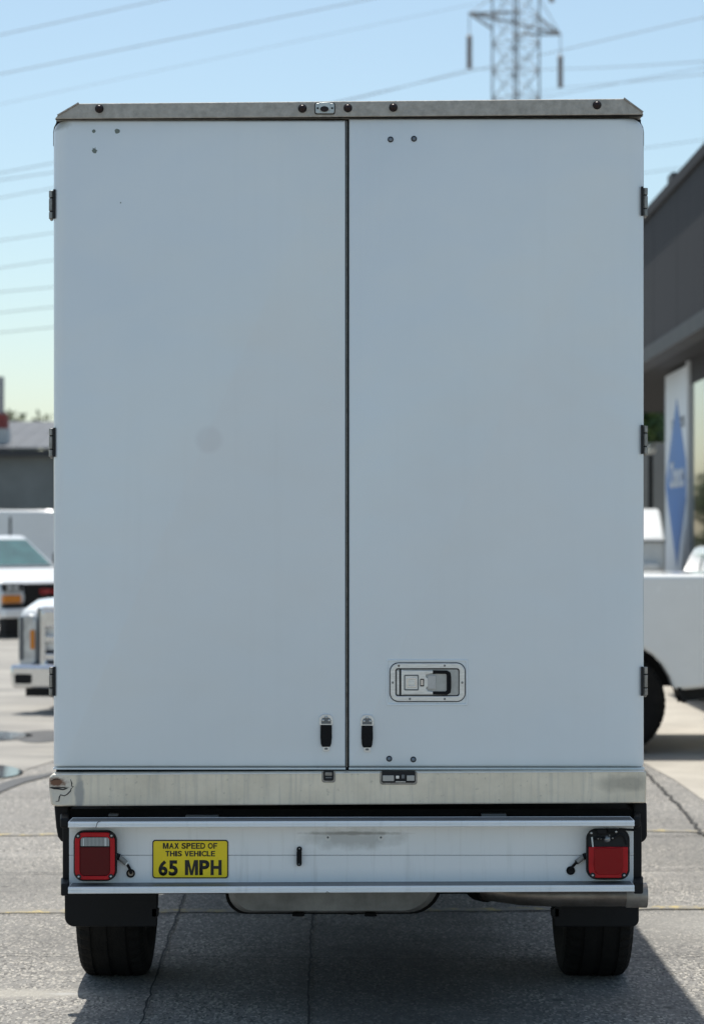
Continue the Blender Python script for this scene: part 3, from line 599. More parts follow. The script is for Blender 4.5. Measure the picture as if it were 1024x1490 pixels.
MB().prism_y(prect(473.6, 482.6, 1130.4, 1132, .4, ys), ys-.006, ys-.003).build('keeper_lip', DR2, SL)
slot(552.6, 606.6, 1141.6, 'lock_keeper')
for a, b, c, d, m_ in ((556.6, 573, 1128, 1136.4, PAN), (591.6, 602.6, 1128, 1136, PAN), (575.6, 580.6, 1128.4, 1132.8, STEELB), (583.8, 588.4, 1127, 1132.6, DR2), (575, 590, 1136.6, 1138, STEELB)):
    MB().prism_y(prect(a, b, c, d, .8, ys), ys-.0066, ys-.003).build('keeper_plate', m_, SL, bevel=.0008)
# --- underframe
MB().box(sx(98, .1), sx(925, .1), .03, .30, sz(1196, .1), sz(1173.5, .1)).build('cross_member', CHASSIS, T)
for s_ in (-1, 1):
    MB().box(s_*.43-.04, s_*.43+.04, .10, 4.8, .60, .78).build('frame_rail', CHASSIS, T, bevel=.006)
e = MB()
for k in range(5): e.box(-.98, .98, .45+k*.68, .51+k*.68, .78, .85)
e.build('floor_bearers', CHASSIS, T)
for a, b, c in ((158, 172, 1184), (270, 318, 1186), (700, 736, 1184)):   # bolts and clips glimpsed above the bumper
    MB().box(sx(a, .0), sx(b, .0), -.005, .028, sz(c+4), sz(c)).build('frame_clip', TRIMGREY if a == 158 else DR2, T, bevel=.003)
# black corner flaps under the sill
for pts in (([(79, 1172), (100, 1172), (102, 1200), (102, 1229), (97, 1227.5), (89, 1224), (84.5, 1218), (82, 1205)]), ([(921, 1168), (940.5, 1168), (941, 1216), (939, 1222), (934, 1225.5), (922, 1227)])):
    MB().prism_y([(sx(a, .02), sz(b, .02)) for a, b in reversed(pts)], .02, .30).build('corner_flap', BLACKP, T, bevel=.006)
# --- rear bumper: aluminium extrusion with two ledges
yb, yf = -.09, -.175
BP = MB()
BPo = MB().box(sx(101, yb), sx(921, yb), yb, yb+.02, sz(1244.2, yb), sz(1196, yb)).build('bumper_panel', ALU, T, bevel=.001)
MB().box(sx(101, yb), sx(921, yb), yb+.0012, yb+.02, sz(1290, yb), sz(1244.9, yb)).build('bumper_panel', ALU, T, bevel=.001)
MB().box(sx(101, yb), sx(921, yb), yb+.006, yb+.018, sz(1245.4, yb), sz(1243.8, yb)).build('panel_joint', SEAL, T)
def ledge(l0, r0, l1, r1, dep, nm):
    # top ledge corners on the photo: l0/r0 = top of lip at both ends, l1/r1 = its bottom
    xa, xb = sx(99.5, yf), sx(922.5, yf)
    def loop(x, t, b):
        zt, zb = sz(t, yf), sz(b, yf); h = zt-zb
        return [(x, yb+.03, zt+.001), (x, yf+.004, zt+.001), (x, yf, zt-.003), (x, yf, zt-h*.42), (x, yf+.0025, zt-h*.47), (x, yf+.0025, zt-h*.55), (x, yf-.001, zt-h*.60), (x, yf-.001, zb+.002), (x, yf+.003, zb), (x, yf+.010, zb), (x, yf+.010, zt-.008), (x, yb+.03, zt-.008)]
    o = MB().loft([loop(xa, l0, l1), loop(xb, r0, r1)]).build(nm, ALU, T, angle=20)
    MB().loft([[(x, y_, sz(t, yf)+.001+h_) for y_, h_ in ((yb+.004, -.004), (yf+.006, -.004), (yf+.006, .0012), (yb+.004, .0012))] for x, t in ((xa+.004, l0), (xb-.004, r0))]).build('ledge_top_shade', LEDGESHADE, o)  # dark strip: shade under the sill painted onto the ledge top
    return o
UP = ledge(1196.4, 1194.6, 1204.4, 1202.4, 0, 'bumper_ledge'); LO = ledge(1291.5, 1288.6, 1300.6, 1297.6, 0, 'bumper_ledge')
# scuff on the upper lip
MB().tube([(sx(140, yf), yf-.0015, sz(1204, yf)), (sx(141.5, yf), yf-.0018, sz(1199, yf)), (sx(142.3, yf), yf-.0015, sz(1196.6, yf)), (sx(147, yf), yf-.0005, sz(1194.6, yf))], .0011, 5).build('scratch', SEAL, UP)
MB().tube([(sx(474, yf), yf-.0015, sz(1300, yf)), (sx(476, yf), yf-.0018, sz(1297, yf)), (sx(479, yf), yf-.0015, sz(1299.5, yf))], .0008, 5).build('scratch', SEAL, LO)
# black end posts and caps
for a0, a1, c0, c1, k0, k1 in ((92, 105.5, 89, 100, 1286, 1304), (917, 932.5, 921.5, 935, 1284, 1301)):
    yp = -.06
    MB().prism_y(prect(a0, a1, 1196, 1296, 2, yp), yp-.01, yp+.05).build('bumper_end_post', BLACKP, T, bevel=.004)
    MB().loft([[(sx(p, yf+q), yf+q, sz(r_, yf)) for p, r_ in ((c0, k1), (c1, k1), (c1, k0), (c0, k0))] for q in (.14, .012, .002)]).build('bumper_end_cap', BLACKP, T, bevel=.005)
for a, b, c, d in ((88, 100.5, 1192, 1207), (921.5, 931, 1190, 1206)):
    MB().loft([[(sx(p, yf+q), yf+q, sz(r_, yf)) for p, r_ in ((a, d), (b, d), (b, c), (a, c))] for q in (.16, .03)]).build('bumper_end_cap', BLACKP, T, bevel=.007, seg=3)
# screws, latch and sticker on the bumper panel
for a in (477, 554):
    MB().prism_y(circ(sx(a, yb), sz(1219.5, yb), .0095), yb-.0015, yb+.002).build('plate_washer', WHITEB, BPo)
    MB().dome_y(sx(a, yb), sz(1218.5, yb), yb-.0015, .0036, .003, 12, 3).build('plate_screw', DR2, BPo)
RL = MB().prism_y(prect(431.6, 439, 1236.4, 1259.6, 3.4, yb), yb-.016, yb+.002).build('rubber_catch', RUBBER, T, bevel=.004)
MB().prism_y(prect(431.8, 439.4, 1231.6, 1239.4, 3.4, yb), yb-.012, yb+.002).build('catch_pivot', RUBBER, RL, bevel=.003)
MB().dome_y(sx(435.8, yb), sz(1234.2, yb), yb-.011, .0028, .003, 10, 3).build('catch_screw', SCREW, RL)
MB().dome_y(sx(435, yb), sz(1256.6, yb), yb-.015, .0036, .003, 10, 3).build('catch_stud', TRIMGREY, RL)
yl = yb
ST = MB().prism_y(prect(222, 332.4, 1222, 1278, 4.2, yl), yl-.0018, yl+.001).build('speed_sticker', INK, T)
ST['label'] = 'yellow sticker with a black border stating a maximum speed of 65 mph'
MB().prism_y(prect(223.7, 330.7, 1223.7, 1276.3, 3.2, yl), yl-.0026, yl-.001).build('sticker_face', YELLOW, ST)
def lettering(s, a, b, c, d, bold): block_text('lettering', s, sx(a, yl), sx(b, yl), sz(d, yl), sz(c, yl), yl-.0026, INK, ST, bold)
lettering('MAX SPEED OF', 237.4, 316.6, 1226.4, 1234.9, .03)
lettering('THIS VEHICLE', 241.2, 313.2, 1238, 1245.9, .03)
lettering('65', 231, 259, 1251.6, 1274.2, .04); lettering('MPH', 269.4, 322.8, 1251.2, 1273.2, .04)
# --- tail lights
def outline(px0, px1, py0, py1, r, y):                     # boxy lamp with slightly bowed sides
    P = prect(px0, px1, py0, py1, r, y, 7); cx = sum(p[0] for p in P)/len(P); cz = sum(p[1] for p in P)/len(P)
    hx = max(abs(p[0]-cx) for p in P); hz_ = max(abs(p[1]-cz) for p in P); Q = []
    for x, z in P:
        u, v = (x-cx)/hx, (z-cz)/hz_
        Q.append((cx+hx*u*(1-.045*v*v), cz+hz_*v*(1-.03*u*u)))
    return Q
yl0 = yb
def tail(px0, px1, py0, py1, broken):
    yy = yb-.052
    B = MB().loft([[(x, yb, z) for x, z in outline(px0+4, px1-4, py0+4, py1-4, 11, yb)], [(x, yb-.02, z) for x, z in outline(px0+1, px1-1, py0+1, py1-1, 13, yb)], [(x, yb-.042, z) for x, z in outline(px0-.4, px1+.4, py0-.4, py1+.4, 14, yy)], [(x, yy, z) for x, z in outline(px0+.6, px1-.6, py0+.6, py1-.6, 13.6, yy)]]).build('tail_light', BLACKP, T)
    B['label'] = 'right tail light with its broken lens top showing the bulbs' if broken else 'left tail light with unbroken red lens and clear reversing window'
    cut = 1231 if broken else None
    def clip(poly, top):        # keep the part of an outline below the break
        zt = sz(top, yy); out = []
        for i in range(len(poly)):
            (x, z), (x2, z2) = poly[i], poly[(i+1) % len(poly)]
            if z <= zt: out.append((x, z))
            if (z <= zt) != (z2 <= zt): t = (zt-z)/(z2-z); out.append((x+t*(x2-x), zt))
        return out
    o1 = outline(px0+2.2, px1-2.2, py0+2.2, py1-2.2, 12, yy); o2 = outline(px0+9.2, px1-9.2, py0+8.4, py1-7.6, 6.5, yy)
    if not broken:
        MB().ring_y(o1, o2, yy-.010, yy+.001).build('lens_rim', REDRIM, B, bevel=.002)
        MB().prism_y(outline(px0+9, px1-9, py0+8.2, py1-7.4, 6, yy), yy-.005, yy+.001).build('lens_backing', SEAL, B)
        MB().prism_y(prect(px0+10.4, px1-10.4, py0+23.8, py1-8.6, [6, .5, .5, 6], yy), yy-.0085, yy-.003).build('brake_lens', REDLENS, B, bevel=.0015)
        MB().prism_y(prect(px0+11, px1-10.6, py0+9.6, py0+22.4, [.5, 4, 4, .5], yy), yy-.0085, yy-.003).build('reversing_lens', CLEARL, B, bevel=.001)
        e = MB().box(sx(px0+14.6, yy), sx(px0+16.4, yy), yy-.0095, yy-.008, sz(py0+22, yy), sz(py0+11, yy)); e.box(sx(px1-17.6, yy), sx(px1-14.8, yy), yy-.0095, yy-.008, sz(py0+22.2, yy), sz(py0+10.4, yy))
        e.build('lens_rib', mat('pale_rib', (.6, .63, .62), .3), B)
    else:
        MB().prism_y(outline(px0+3, px1-3, py0+3, py1-3, 11, yy), yy-.0012, yy+.001).build('lamp_cavity', SEAL, B)
        # jagged lower lens, with the two rims standing taller than the centre
        z = lambda p: sz(p, yy)
        full = clip(outline(px0+2.8, px1-2.8, py0+3, py1-2.6, 12, yy), py0+26)
        body = MB().prism_y(full, yy-.007, yy+.001).build('lens_rim', REDRIM, B, bevel=.002)
        cen = [(px0+11.5, py0+27.5), (px0+24, py0+26.6), (px0+38, py0+27.6), (px1-11, py0+25.6), (px1-10.4, py1-22), (px1-12, py1-12), (px1-17, py1-8), (px0+17, py1-8), (px0+12, py1-12), (px0+10.6, py1-22)]
        MB().prism_y([(sx(a, yy), z(b)) for a, b in reversed(cen)], yy-.0105, yy-.005).build('brake_lens', REDLENS2, B, bevel=.002)
        # broken-out inside: sockets, bulbs and a hanging edge of lens
        MB().prism_y([(sx(a, yy), z(b)) for a, b in reversed([(px0+7, py0+12), (px0+9.2, py0+11.4), (px0+10.6, py0+26), (px0+8.6, py0+26)])], yy-.006, yy).build('lens_splinter', mat('pale_rib', (.6, .63, .62), .3), B)
        MB().dome_y(sx(px0+30.5, yy), z(py0+14.5), yy-.001, .0125, .010, 16, 4).build('bulb', mat('bulb_glass', (.20, .21, .22), .12, .3, var=.5, vscale=120, coat=1), B)
        MB().tube([(sx(px0+12, yy), yy-.004, z(py0+15)), (sx(px0+17, yy), yy-.010, z(py0+11.4)), (sx(px0+23, yy), yy-.008, z(py0+14.4)), (sx(px0+27, yy), yy-.006, z(py0+12.2))], .0042, 8).build('socket_wire', BLACKP, B)
        MB().tube([(sx(px0+36, yy), yy-.004, z(py0+15)), (sx(px0+42, yy), yy-.010, z(py0+10.4)), (sx(px0+48, yy), yy-.010, z(py0+7)), (sx(px0+54, yy), yy-.006, z(py0+10)), (sx(px1-7, yy), yy-.006, z(py0+14)), (sx(px1-5, yy), yy-.004, z(py0+22))], .0042, 8).build('socket_wire', BLACKP, B)
        MB().box(sx(px0+15, yy), sx(px0+30, yy), yy-.010, yy, z(py0+8), z(py0-.6)).build('bulb_socket', BLACKP, B, bevel=.004)
        MB().box(sx(px0+31, yy), sx(px0+47, yy), yy-.012, yy, z(py0+6), z(py0-1)).build('bulb_socket', RUBBER, B, bevel=.004)
        e = MB()
        for a, b, r in ((px0+17, py0+13.6, .0035), (px0+38, py0+13, .004), (px0+33.4, py0+8.8, .003), (px0+21, py0+14, .003)): e.dome_y(sx(a, yy), z(b), yy-.009, r, .004, 10, 3)
        e.build('bulb_contact', ZINC, B)
        MB().tube([(sx(px0+48, yy), yy+.004, z(py0+.8)), (sx(px1+10, yy), yy+.02, z(py0+3))], .0042, 8).build('lamp_bracket', BLACKP, B)
    cs = ((px0+7.6, py0+7.4), (px1-7.4, py0+7), (px0+8.6, py1-7), (px1-8.4, py1-7.4))
    if broken: cs = ((px0+7, py0+5.6), (px0+43, py0+3.6), (px0+9, py1-7), (px1-9, py1-7))
    for a, b in cs:
        MB().prism_y(circ(sx(a, yy), sz(b, yy), .0085, 14), yy-.0112, yy).build('screw_well', SEAL, B)
        MB().dome_y(sx(a, yy), sz(b, yy), yy-.011, .0043, .0035, 12, 3).build('lens_screw', SCREW, B)
    return B
TLl = tail(107, 170.6, 1208.4, 1282, False); TLr = tail(852.2, 916, 1206, 1280, True)
def lead(sgn, a, b, c, d, o):
    yy = yb-.012
    P = lambda p: (sx(p[0], yy), yy, sz(p[1], yy))
    MB().tube([P((a[0]-sgn*6, a[1]-2)), P(a)], .011, 8).build('plug_boot', BLACKP, o)
    MB().tube([P(a), P(b)], .0088, 10).build('lead_sheath', GREYWIRE, o)
    MB().tube([P((b[0]-sgn*.6, b[1]-.5)), P((b[0]+sgn*1.6, b[1]+1.4))], .0082, 10).build('lead_collar', WHITEB if sgn > 0 else BLACKP, o)
    MB().tube([P((b[0]+sgn*1, b[1]+1)), P(((b[0]+c[0])/2+sgn*1.4, (b[1]+c[1])/2)), P((c[0], c[1]-1)), (sx(c[0], yb), yb+.004, sz(c[1], yb))], .0048, 8).build('lead_wire', RUBBER, o)
    MB().ring_y(circ(sx(c[0], yb), sz(c[1], yb), .0145, 22), circ(sx(c[0], yb), sz(c[1], yb), .0095, 22), yb-.006, yb+.002).build('grommet', RUBBER, o, bevel=.002)
    MB().prism_y(circ(sx(c[0], yb), sz(c[1], yb), .0096, 22), yb-.001, yb+.002).build('grommet_hole', PIPE if sgn > 0 else SEAL, o)
lead(1, (174.5, 1247.5), (184, 1256), (190.6, 1270.6), 0, TLl); lead(-1, (848, 1247), (839, 1254), (829.6, 1266.6), 0, TLr)
# --- mud flaps, wheels, tank, exhaust
for poly, yy in ((prect(94.5, 229, 1290, 1348.5, [3, 2, 2, 14], .30), .30), (prect(806, 929, 1300, 1348.5, [10, 2, 2, 3], .30), .30)):
    MB().prism_y(poly, yy, yy+.012).build('mud_flap', BLACKP, T, bevel=.003)
for a, b in ((222, 231), (801, 812)):
    MB().prism_y(prect(a, b, 1322, 1333, 1.5, .31), .30, .33).build('flap_bracket', BLACKP, T)
RT, WT, YW = .355, .128, .93
def wheel(cx, yy, name, par, Rr=RT, hw=WT, rim=None):
    prof = [(-hw*.82, Rr*.60), (-hw*.98, Rr*.72), (-hw*1.0, Rr*.84), (-hw*.96, Rr*.93), (-hw*.84, Rr*.985), (-hw*.70, Rr), (-hw*.56, Rr), (-hw*.555, Rr-.005), (-hw*.46, Rr-.005), (-hw*.455, Rr), (-hw*.08, Rr), (-hw*.075, Rr-.005), (hw*.075, Rr-.005), (hw*.08, Rr), (hw*.455, Rr), (hw*.46, Rr-.005), (hw*.555, Rr-.005), (hw*.56, Rr), (hw*.70, Rr), (hw*.84, Rr*.985), (hw*.96, Rr*.93), (hw*1.0, Rr*.84), (hw*.98, Rr*.72), (hw*.82, Rr*.60)]
    def mod(q, k): return .972 if (k % 3 == 0 and q in (3, 4, 5, 18, 19, 20)) else 1
    ty = MB().lathe_x(prof, cx, yy, Rr-.004, 144, mod).build(name, TYRE, par, angle=28)
    for s_ in (-1, 1):
        MB().lathe_x([(s_*hw*.80, Rr*.60), (s_*hw*.72, Rr*.58), (s_*hw*.62, Rr*.5), (s_*hw*.45, Rr*.42), (s_*hw*.5, Rr*.16), (s_*hw*.62, Rr*.15), (s_*hw*.64, Rr*.02)], cx, yy, Rr-.004, 32).build('rim', rim or STEELB, ty)
    return ty
for cx in (sx(159.5, .62), sx(873, .62)): wheel(cx, YW, 'wheel', T)
for cx in (-.86, .86): wheel(cx, 4.15, 'wheel', T, .355, .12)
MB().tube([(-.86, YW, .35), (-.25, YW, .35), (-.12, YW, .35), (0, YW, .35), (.12, YW, .35), (.25, YW, .35), (.86, YW, .35)], [.05, .05, .11, .13, .11, .05, .05], 16).build('rear_axle', CHASSIS, T)
for s_ in (-1, 1):
    MB().prism_x([(YW-.55, .58), (YW-.2, .46), (YW+.2, .46), (YW+.7, .58), (YW+.7, .54), (YW+.2, .42), (YW-.2, .42), (YW-.55, .54)], s_*.52-.035, s_*.52+.035).build('leaf_spring', CHASSIS, T)
yt = .16
tl = []
for q, ins in ((0, 10), (.03, 2), (.5, 0), (.53, 8)):
    tl.append([(x, yt+q, z) for x, z in prect(330+ins, 641-ins, 1250, 1331-ins*.6, [46, 10, 10, 30], yt, 7)])
FT = MB().loft(tl).build('fuel_tank', TANK, T)
MB().ring_y(prect(327, 644, 1248, 1333.5, [46, 10, 10, 30], yt, 7), prect(334, 637, 1254, 1327.5, [40, 8, 8, 25], yt, 7), yt+.05, yt+.10).build('tank_strap', CHASSIS, FT)
for a in (425, 530):
    MB().box(sx(a, yt), sx(a+18, yt), yt-.006, yt+.5, sz(1333.5, yt), sz(1329, yt)).build('tank_strap', CHASSIS, FT, bevel=.004)
ye = .14
pz = sz(1302.6, ye); pr = .0385
EX = MB().tube([(sx(700, ye), ye+.15, pz), (sx(760, ye), ye+.02, pz), (sx(800, ye), ye, pz), (sx(912, ye), ye, pz)], pr, 24).build('exhaust_pipe', PIPE, T)
e = MB(); loops = []
for x, r in ((sx(909, ye), pr+.002), (sx(911, ye), pr+.0042), (sx(939.6, ye), pr+.0042), (sx(940.3, ye), pr+.002), (sx(938, ye), pr-.002), (sx(915, ye), pr-.003)):
    loops.append([(x, ye+r*math.cos(t), pz+r*math.sin(t)) for t in [2*math.pi*k/28 for k in range(28)]])
MB().loft(loops).build('exhaust_tip', mat('exhaust_tip_steel', (.36, .33, .30), .45, .6, var=.2, vscale=20), EX)
MB().tube([(sx(676, ye), ye+.5, pz+.02), (sx(700, ye), ye+.16, pz), (sx(712, ye), ye+.12, pz)], .045, 16).build('exhaust_bend', CHASSIS, EX)
# --- cab
CABP = []
CB = [(3.50, .62), (3.50, 2.12), (4.15, 2.12), (4.95, 1.42), (5.55, 1.22), (5.62, .95), (5.62, .48), (4.98, .46)]
CB += [(4.55+.43*math.cos(R(a)), .40+.43*math.sin(R(a))) for a in range(20, 161, 20)] + [(4.10, .46), (3.55, .46)]
cab = MB(); cab.prism_x(CB, -.96, .94); CABP.append(cab.build('cab', WHITEP, T, bevel=.05, seg=3))
CABP.append(MB().add([(-.80, 4.23, 2.06), (.78, 4.23, 2.06), (.86, 4.93, 1.449), (-.88, 4.93, 1.449)], [(0, 1, 2, 3)]).build('windscreen', GLASS, T))
for s_, cx in ((-1, -.967), (1, .947)):
    CABP.append(MB().add([(cx, 3.65, 1.35), (cx, 4.75, 1.35), (cx, 4.18, 1.98), (cx, 3.65, 1.98)], [(0, 1, 2, 3)]).build('side_window', GLASS, T))
    CABP.append(MB().box(cx, cx+s_*.10, 4.60, 4.64, 1.40, 1.44).build('mirror_arm', BLACKP, T))
    CABP.append(MB().box(cx+s_*.06, cx+s_*.27, 4.56, 4.66, 1.30, 1.68).build('wing_mirror', BLACKP, T, bevel=.03))
    CABP.append(MB().prism_y(rrect(cx-.12 if s_ > 0 else cx-.06, cx+.06 if s_ > 0 else cx+.12, .78, .98, .03), 5.6, 5.66).build('headlight', LAMPGL, T))
CABP.append(MB().box(-.95, .93, 5.56, 5.72, .46, .68).build('front_bumper', BLACKP, T, bevel=.03))
for o in CABP: o.location.y -= .40
# ================================================================== OTHER VEHICLES
# local axes: +y is the nose, x across, z up; origin on the ground under the middle
def vehicle(name, label, loc, rz, w, prof, arches, green, paint, wheels, wr, kind=None, win=GLASS, bev=.045):
    """prof: lower body side outline (y,z) front to back over the top; arches: wheel centres; green: (y0,y1,zb, ry0,ry1,zr, inset)"""
    t_ = empty(name, loc, rz); tag(t_, label, 'van' if 'van' in label else ('car' if 'car' in label else 'pickup truck'), kind)
    zb = prof[-1][1]; P = list(prof); ymin = P[-1][0]
    low = []
    for cy in sorted(arches):
        ra = wr*1.17; a0 = math.degrees(math.asin(max(-1, min(1, (zb-wr)/ra))))
        low += [(cy-ra*math.cos(R(a)), wr+ra*math.sin(R(a))) for a in [a0+(180-2*a0)*k/12 for k in range(13)]]
    MB().prism_x(P+low, -w/2, w/2).build('body', paint, t_, bevel=bev, seg=4)
    MB().box(-w*.42, w*.42, min(arches)-.5, max(arches)+.5, zb+.02, zb+.35).build('underbody', CHASSIS, t_)
    if green:
        y0, y1, zg, ry0, ry1, zr, ins = green
        b_ = [(-w/2*.96, y0, zg), (w/2*.96, y0, zg), (w/2*.96, y1, zg), (-w/2*.96, y1, zg)]
        r_ = [(-w/2+ins, ry0, zr), (w/2-ins, ry0, zr), (w/2-ins, ry1, zr), (-w/2+ins, ry1, zr)]
        MB().loft([b_, r_]).build('cab', paint, t_, bevel=.06, seg=3)
        def pane(i, j, u0, u1, v0, v1, nm, m_):
            b0, b1, r0, r1 = map(Vector, (b_[i], b_[j], r_[i], r_[j]))
            def P_(u, v): return b0.lerp(b1, u).lerp(r0.lerp(r1, u), v)
            q = [P_(u0, v0), P_(u1, v0), P_(u1, v1), P_(u0, v1)]
            n = (q[1]-q[0]).cross(q[3]-q[0]).normalized(); q2 = [p+n*.012 for p in q]; q1 = [p-n*.03 for p in q]
            MB().loft([[tuple(p) for p in q1], [tuple(p) for p in q2]]).build(nm, m_, t_, smooth=False)
        pane(2, 3, .05, .95, .06, .86, 'windscreen', win)
        pane(0, 1, .08, .92, .12, .86, 'rear_window', GLASS)
        for (i, j) in ((1, 2), (3, 0)):
            for (u0, u1) in ((.06, .47), (.53, .92)): pane(i, j, u0, u1, .10, .86, 'side_window', GLASS)
    for cy in arches:
        for s_ in (-1, 1): wheel(s_*(w/2-.14), cy, 'wheel', t_, wr, .125, wheels)
    return t_
# --- silver pickup, parked across behind the truck, nose to the left; its side is seen
sc_ = 16.7; ysp = sc_-CAM_D
xr = sx(893, ysp)
PW = 1.96
zr_ = sz(836, ysp)
# local y = distance forward of the rear axle
prof = [(4.12, .50), (4.18, .95), (4.05, 1.12), (2.75, 1.27), (2.70, 1.30), (.78, 1.32), (.74, zr_), (-1.12, zr_), (-1.17, zr_-.06), (-1.19, .72), (-1.16, .56), (-.55, .50)]
pk = vehicle('pickup_truck', 'silver pickup truck standing crosswise behind the box truck, bed and rear wheel showing', (xr, ysp+PW/2, 0), R(90), PW, prof, (0.0, 3.3), (.80, 2.85, 1.28, .95, 2.1, 1.86, .22), SILVER, STEELB, .40, bev=.10)
for s_ in (-1, 1): MB().loft([[(s_*(PW/2-a), y_, z_) for y_, z_ in ((-.40, .74), (-.43, .74), (-.555, .40), (-.525, .40))] for a in (.005, .25)]).build('mud_flap', BLACKP, pk)
MB().box(-PW/2+.05, PW/2-.05, -1.32, -1.16, .50, .68).build('rear_bumper', CHROME, pk, bevel=.03)
MB().box(-PW/2+.02, PW/2-.02, 4.10, 4.26, .46, .72).build('front_bumper', CHROME, pk, bevel=.03)
for s_ in (-1, 1):
    MB().box(s_*(PW/2-.16), s_*(PW/2-.01), -1.21, -1.17, .8, 1.2).build('tail_light', REDRIM, pk, bevel=.01)
    MB().box(s_*(PW/2-.35), s_*(PW/2-.02), 4.13, 4.20, .80, .98).build('headlight', LAMPGL, pk, bevel=.02)
    MB().prism_x([(-1.1, .485), (-.5, .40), (-.5, .5), (-1.1, .56)], s_*(PW/2-.12)-.02, s_*(PW/2-.12)+.02).build('sill_trim', BLACKP, pk)
# --- chrome-nosed pickup, facing the camera, most of it behind the truck
yfp = 20.8-CAM_D; FW = 1.88
xfl = sx(27, yfp)
prof = [(2.80, .55), (2.80, .99), (2.45, 1.075), (1.2, 1.10), (1.1, 1.11), (-.6, 1.11), (-.65, 1.10), (-2.75, 1.10), (-2.80, .60), (-2.3, .52)]
fth = R(166); piv = Matrix.Rotation(fth, 4, 'Z') @ Vector((FW/2, 2.8, 0))
fo = vehicle('pickup_truck', 'chrome-nosed pickup truck facing out beside the white van, one headlight showing', (xfl-piv.x, yfp-piv.y, 0), fth, FW, prof, (1.75, -1.7), (-.55, 1.1, 1.09, -.4, .45, 1.66, .22), SILVER, STEELB, .38, bev=.16)
Z = lambda p: sz(p, yfp)
FX = FW/2
for s_ in (-1, 1):
    xo = lambda d: s_*(FX-d)
    def hr(d0, d1, z0, z1, r): 
        a, b = sorted((xo(d0), xo(d1))); return rrect(a, b, z0, z1, r)
    MB().prism_y([(x, z) for x, z in hr(.012, .195, Z(968), Z(894), .06)], 2.70, 2.84).build('headlight', LAMPGL, fo, bevel=.02)
    MB().prism_y(hr(.035, .07, Z(960), Z(897), .015), 2.80, 2.852).build('lamp_bezel', TRIMGREY, fo)
    MB().prism_y(hr(.145, .185, Z(944), Z(916), .012), 2.80, 2.856).build('turn_light', AMBER, fo)
    MB().prism_y(hr(.20, .235, Z(972), Z(884), .012), 2.70, 2.815).build('lamp_surround', TRIMGREY, fo)
    MB().prism_y(hr(.035, .20, Z(993), Z(979), .02), 2.9, 2.972).build('fog_recess', BLACKP, fo)
gr = MB().ring_y(rrect(-FX+.24, FX-.24, Z(972), Z(882), .05), rrect(-FX+.30, FX-.30, Z(965), Z(889), .04), 2.70, 2.86).build('grille', CHROME, fo, bevel=.015)
MB().box(-FX+.28, FX-.28, 2.72, 2.79, Z(967), Z(886)).build('grille_mesh', SEAL, gr)
for k in range(3): MB().box(-FX+.28, FX-.28, 2.79, 2.85, Z(955-26*k)-.035, Z(955-26*k)+.035).build('grille_bar', CHROME, gr, bevel=.012)
for s_ in (-1, 1):
    MB().prism_y(rrect(*sorted((s_*(FX-.26), s_*(FX-.52))), Z(912), Z(886), .05), 2.78, 2.87).build('grille_nostril', CHROME, gr, bevel=.02)
MB().loft([[(x, y_, z) for x, z in ((-FX-.0, Z(1000)), (FX, Z(1000)), (FX+.02, Z(985)), (FX+.02, Z(966)), (-FX-.02, Z(966)), (-FX-.02, Z(985)))] for y_ in (2.62, 2.93, 2.96)]).build('front_bumper', CHROME, fo, bevel=.03)
MB().box(-FX+.10, FX-.10, 2.60, 2.86, Z(1012), Z(1000.5)).build('air_dam', BLACKP, fo)
# --- white van facing the lot, three-quarter front view
ygv = 36.2-CAM_D; VW = 1.9; zz = lambda p: sz(p, ygv)
prof = [(2.30, .42), (2.34, .70), (2.32, zz(862)), (2.26, zz(846)), (1.35, zz(827)), (1.3, zz(825)), (-2.25, zz(825)), (-2.30, .55), (-2.2, .40)]
ang = R(180+46)
nose = Vector((sx(4, ygv), ygv, 0)) # nearest front corner on the left
Rm = Matrix.Rotation(ang, 4, 'Z'); off = Rm @ Vector((VW/2, 2.34, 0))
gv = vehicle('van', 'white van with amber lamps and teal windscreen, parked behind the chrome-nosed pickup', (nose.x-off.x, nose.y-off.y, 0), ang, VW, prof, (1.45, -1.4), (-2.2, 1.42, zz(826), -2.1, .72, zz(779), .20), WHITEP, STEELB, .36, win=TEAL, bev=.09)
for s_ in (-1, 1):
    xo = lambda d: s_*(VW/2-d)
    for d in (.13, .27): MB().prism_y(circ(xo(d), zz(855.5), .058, 16), 2.30, 2.365).build('headlight', LAMPGL, gv)
    MB().box(xo(.03), xo(.40), 2.20, 2.352, zz(861), zz(849.5)).build('lamp_surround', BLACKP, gv)
    MB().box(xo(.015), xo(.38), 2.20, 2.362, zz(878), zz(866)).build('turn_light', AMBER, gv, bevel=.01)
    MB().box(xo(-.20), xo(-.02), 1.22, 1.30, zz(822), zz(805)).build('wing_mirror', BLACKP, gv, bevel=.03)
MB().box(-VW/2+.45, VW/2-.45, 2.20, 2.36, zz(882), zz(850)).build('grille', BLACKP, gv, bevel=.02)
text_mesh('lettering', 'GMC', .20, -.20, zz(866), zz(858), 0, mat('red_letter', (.45, .02, .02), .4), gv, .03, .01)
for o in gv.children:
    if o.name.startswith('lettering'): o.location = (0, 2.375, 0); o.rotation_euler = (0, 0, 0)
MB().box(-VW/2-.01, VW/2+.01, 2.25, 2.45, zz(899), zz(886)).build('front_bumper', WHITEP, gv, bevel=.03)
MB().box(-VW/2+.02, VW/2-.02, 2.22, 2.40, zz(925), zz(900)).build('air_dam', BLACKP, gv)
MB().box(-VW/2+.02, VW/2-.02, 2.22, 2.36, zz(885), zz(879)).build('lower_trim', BLACKP, gv)
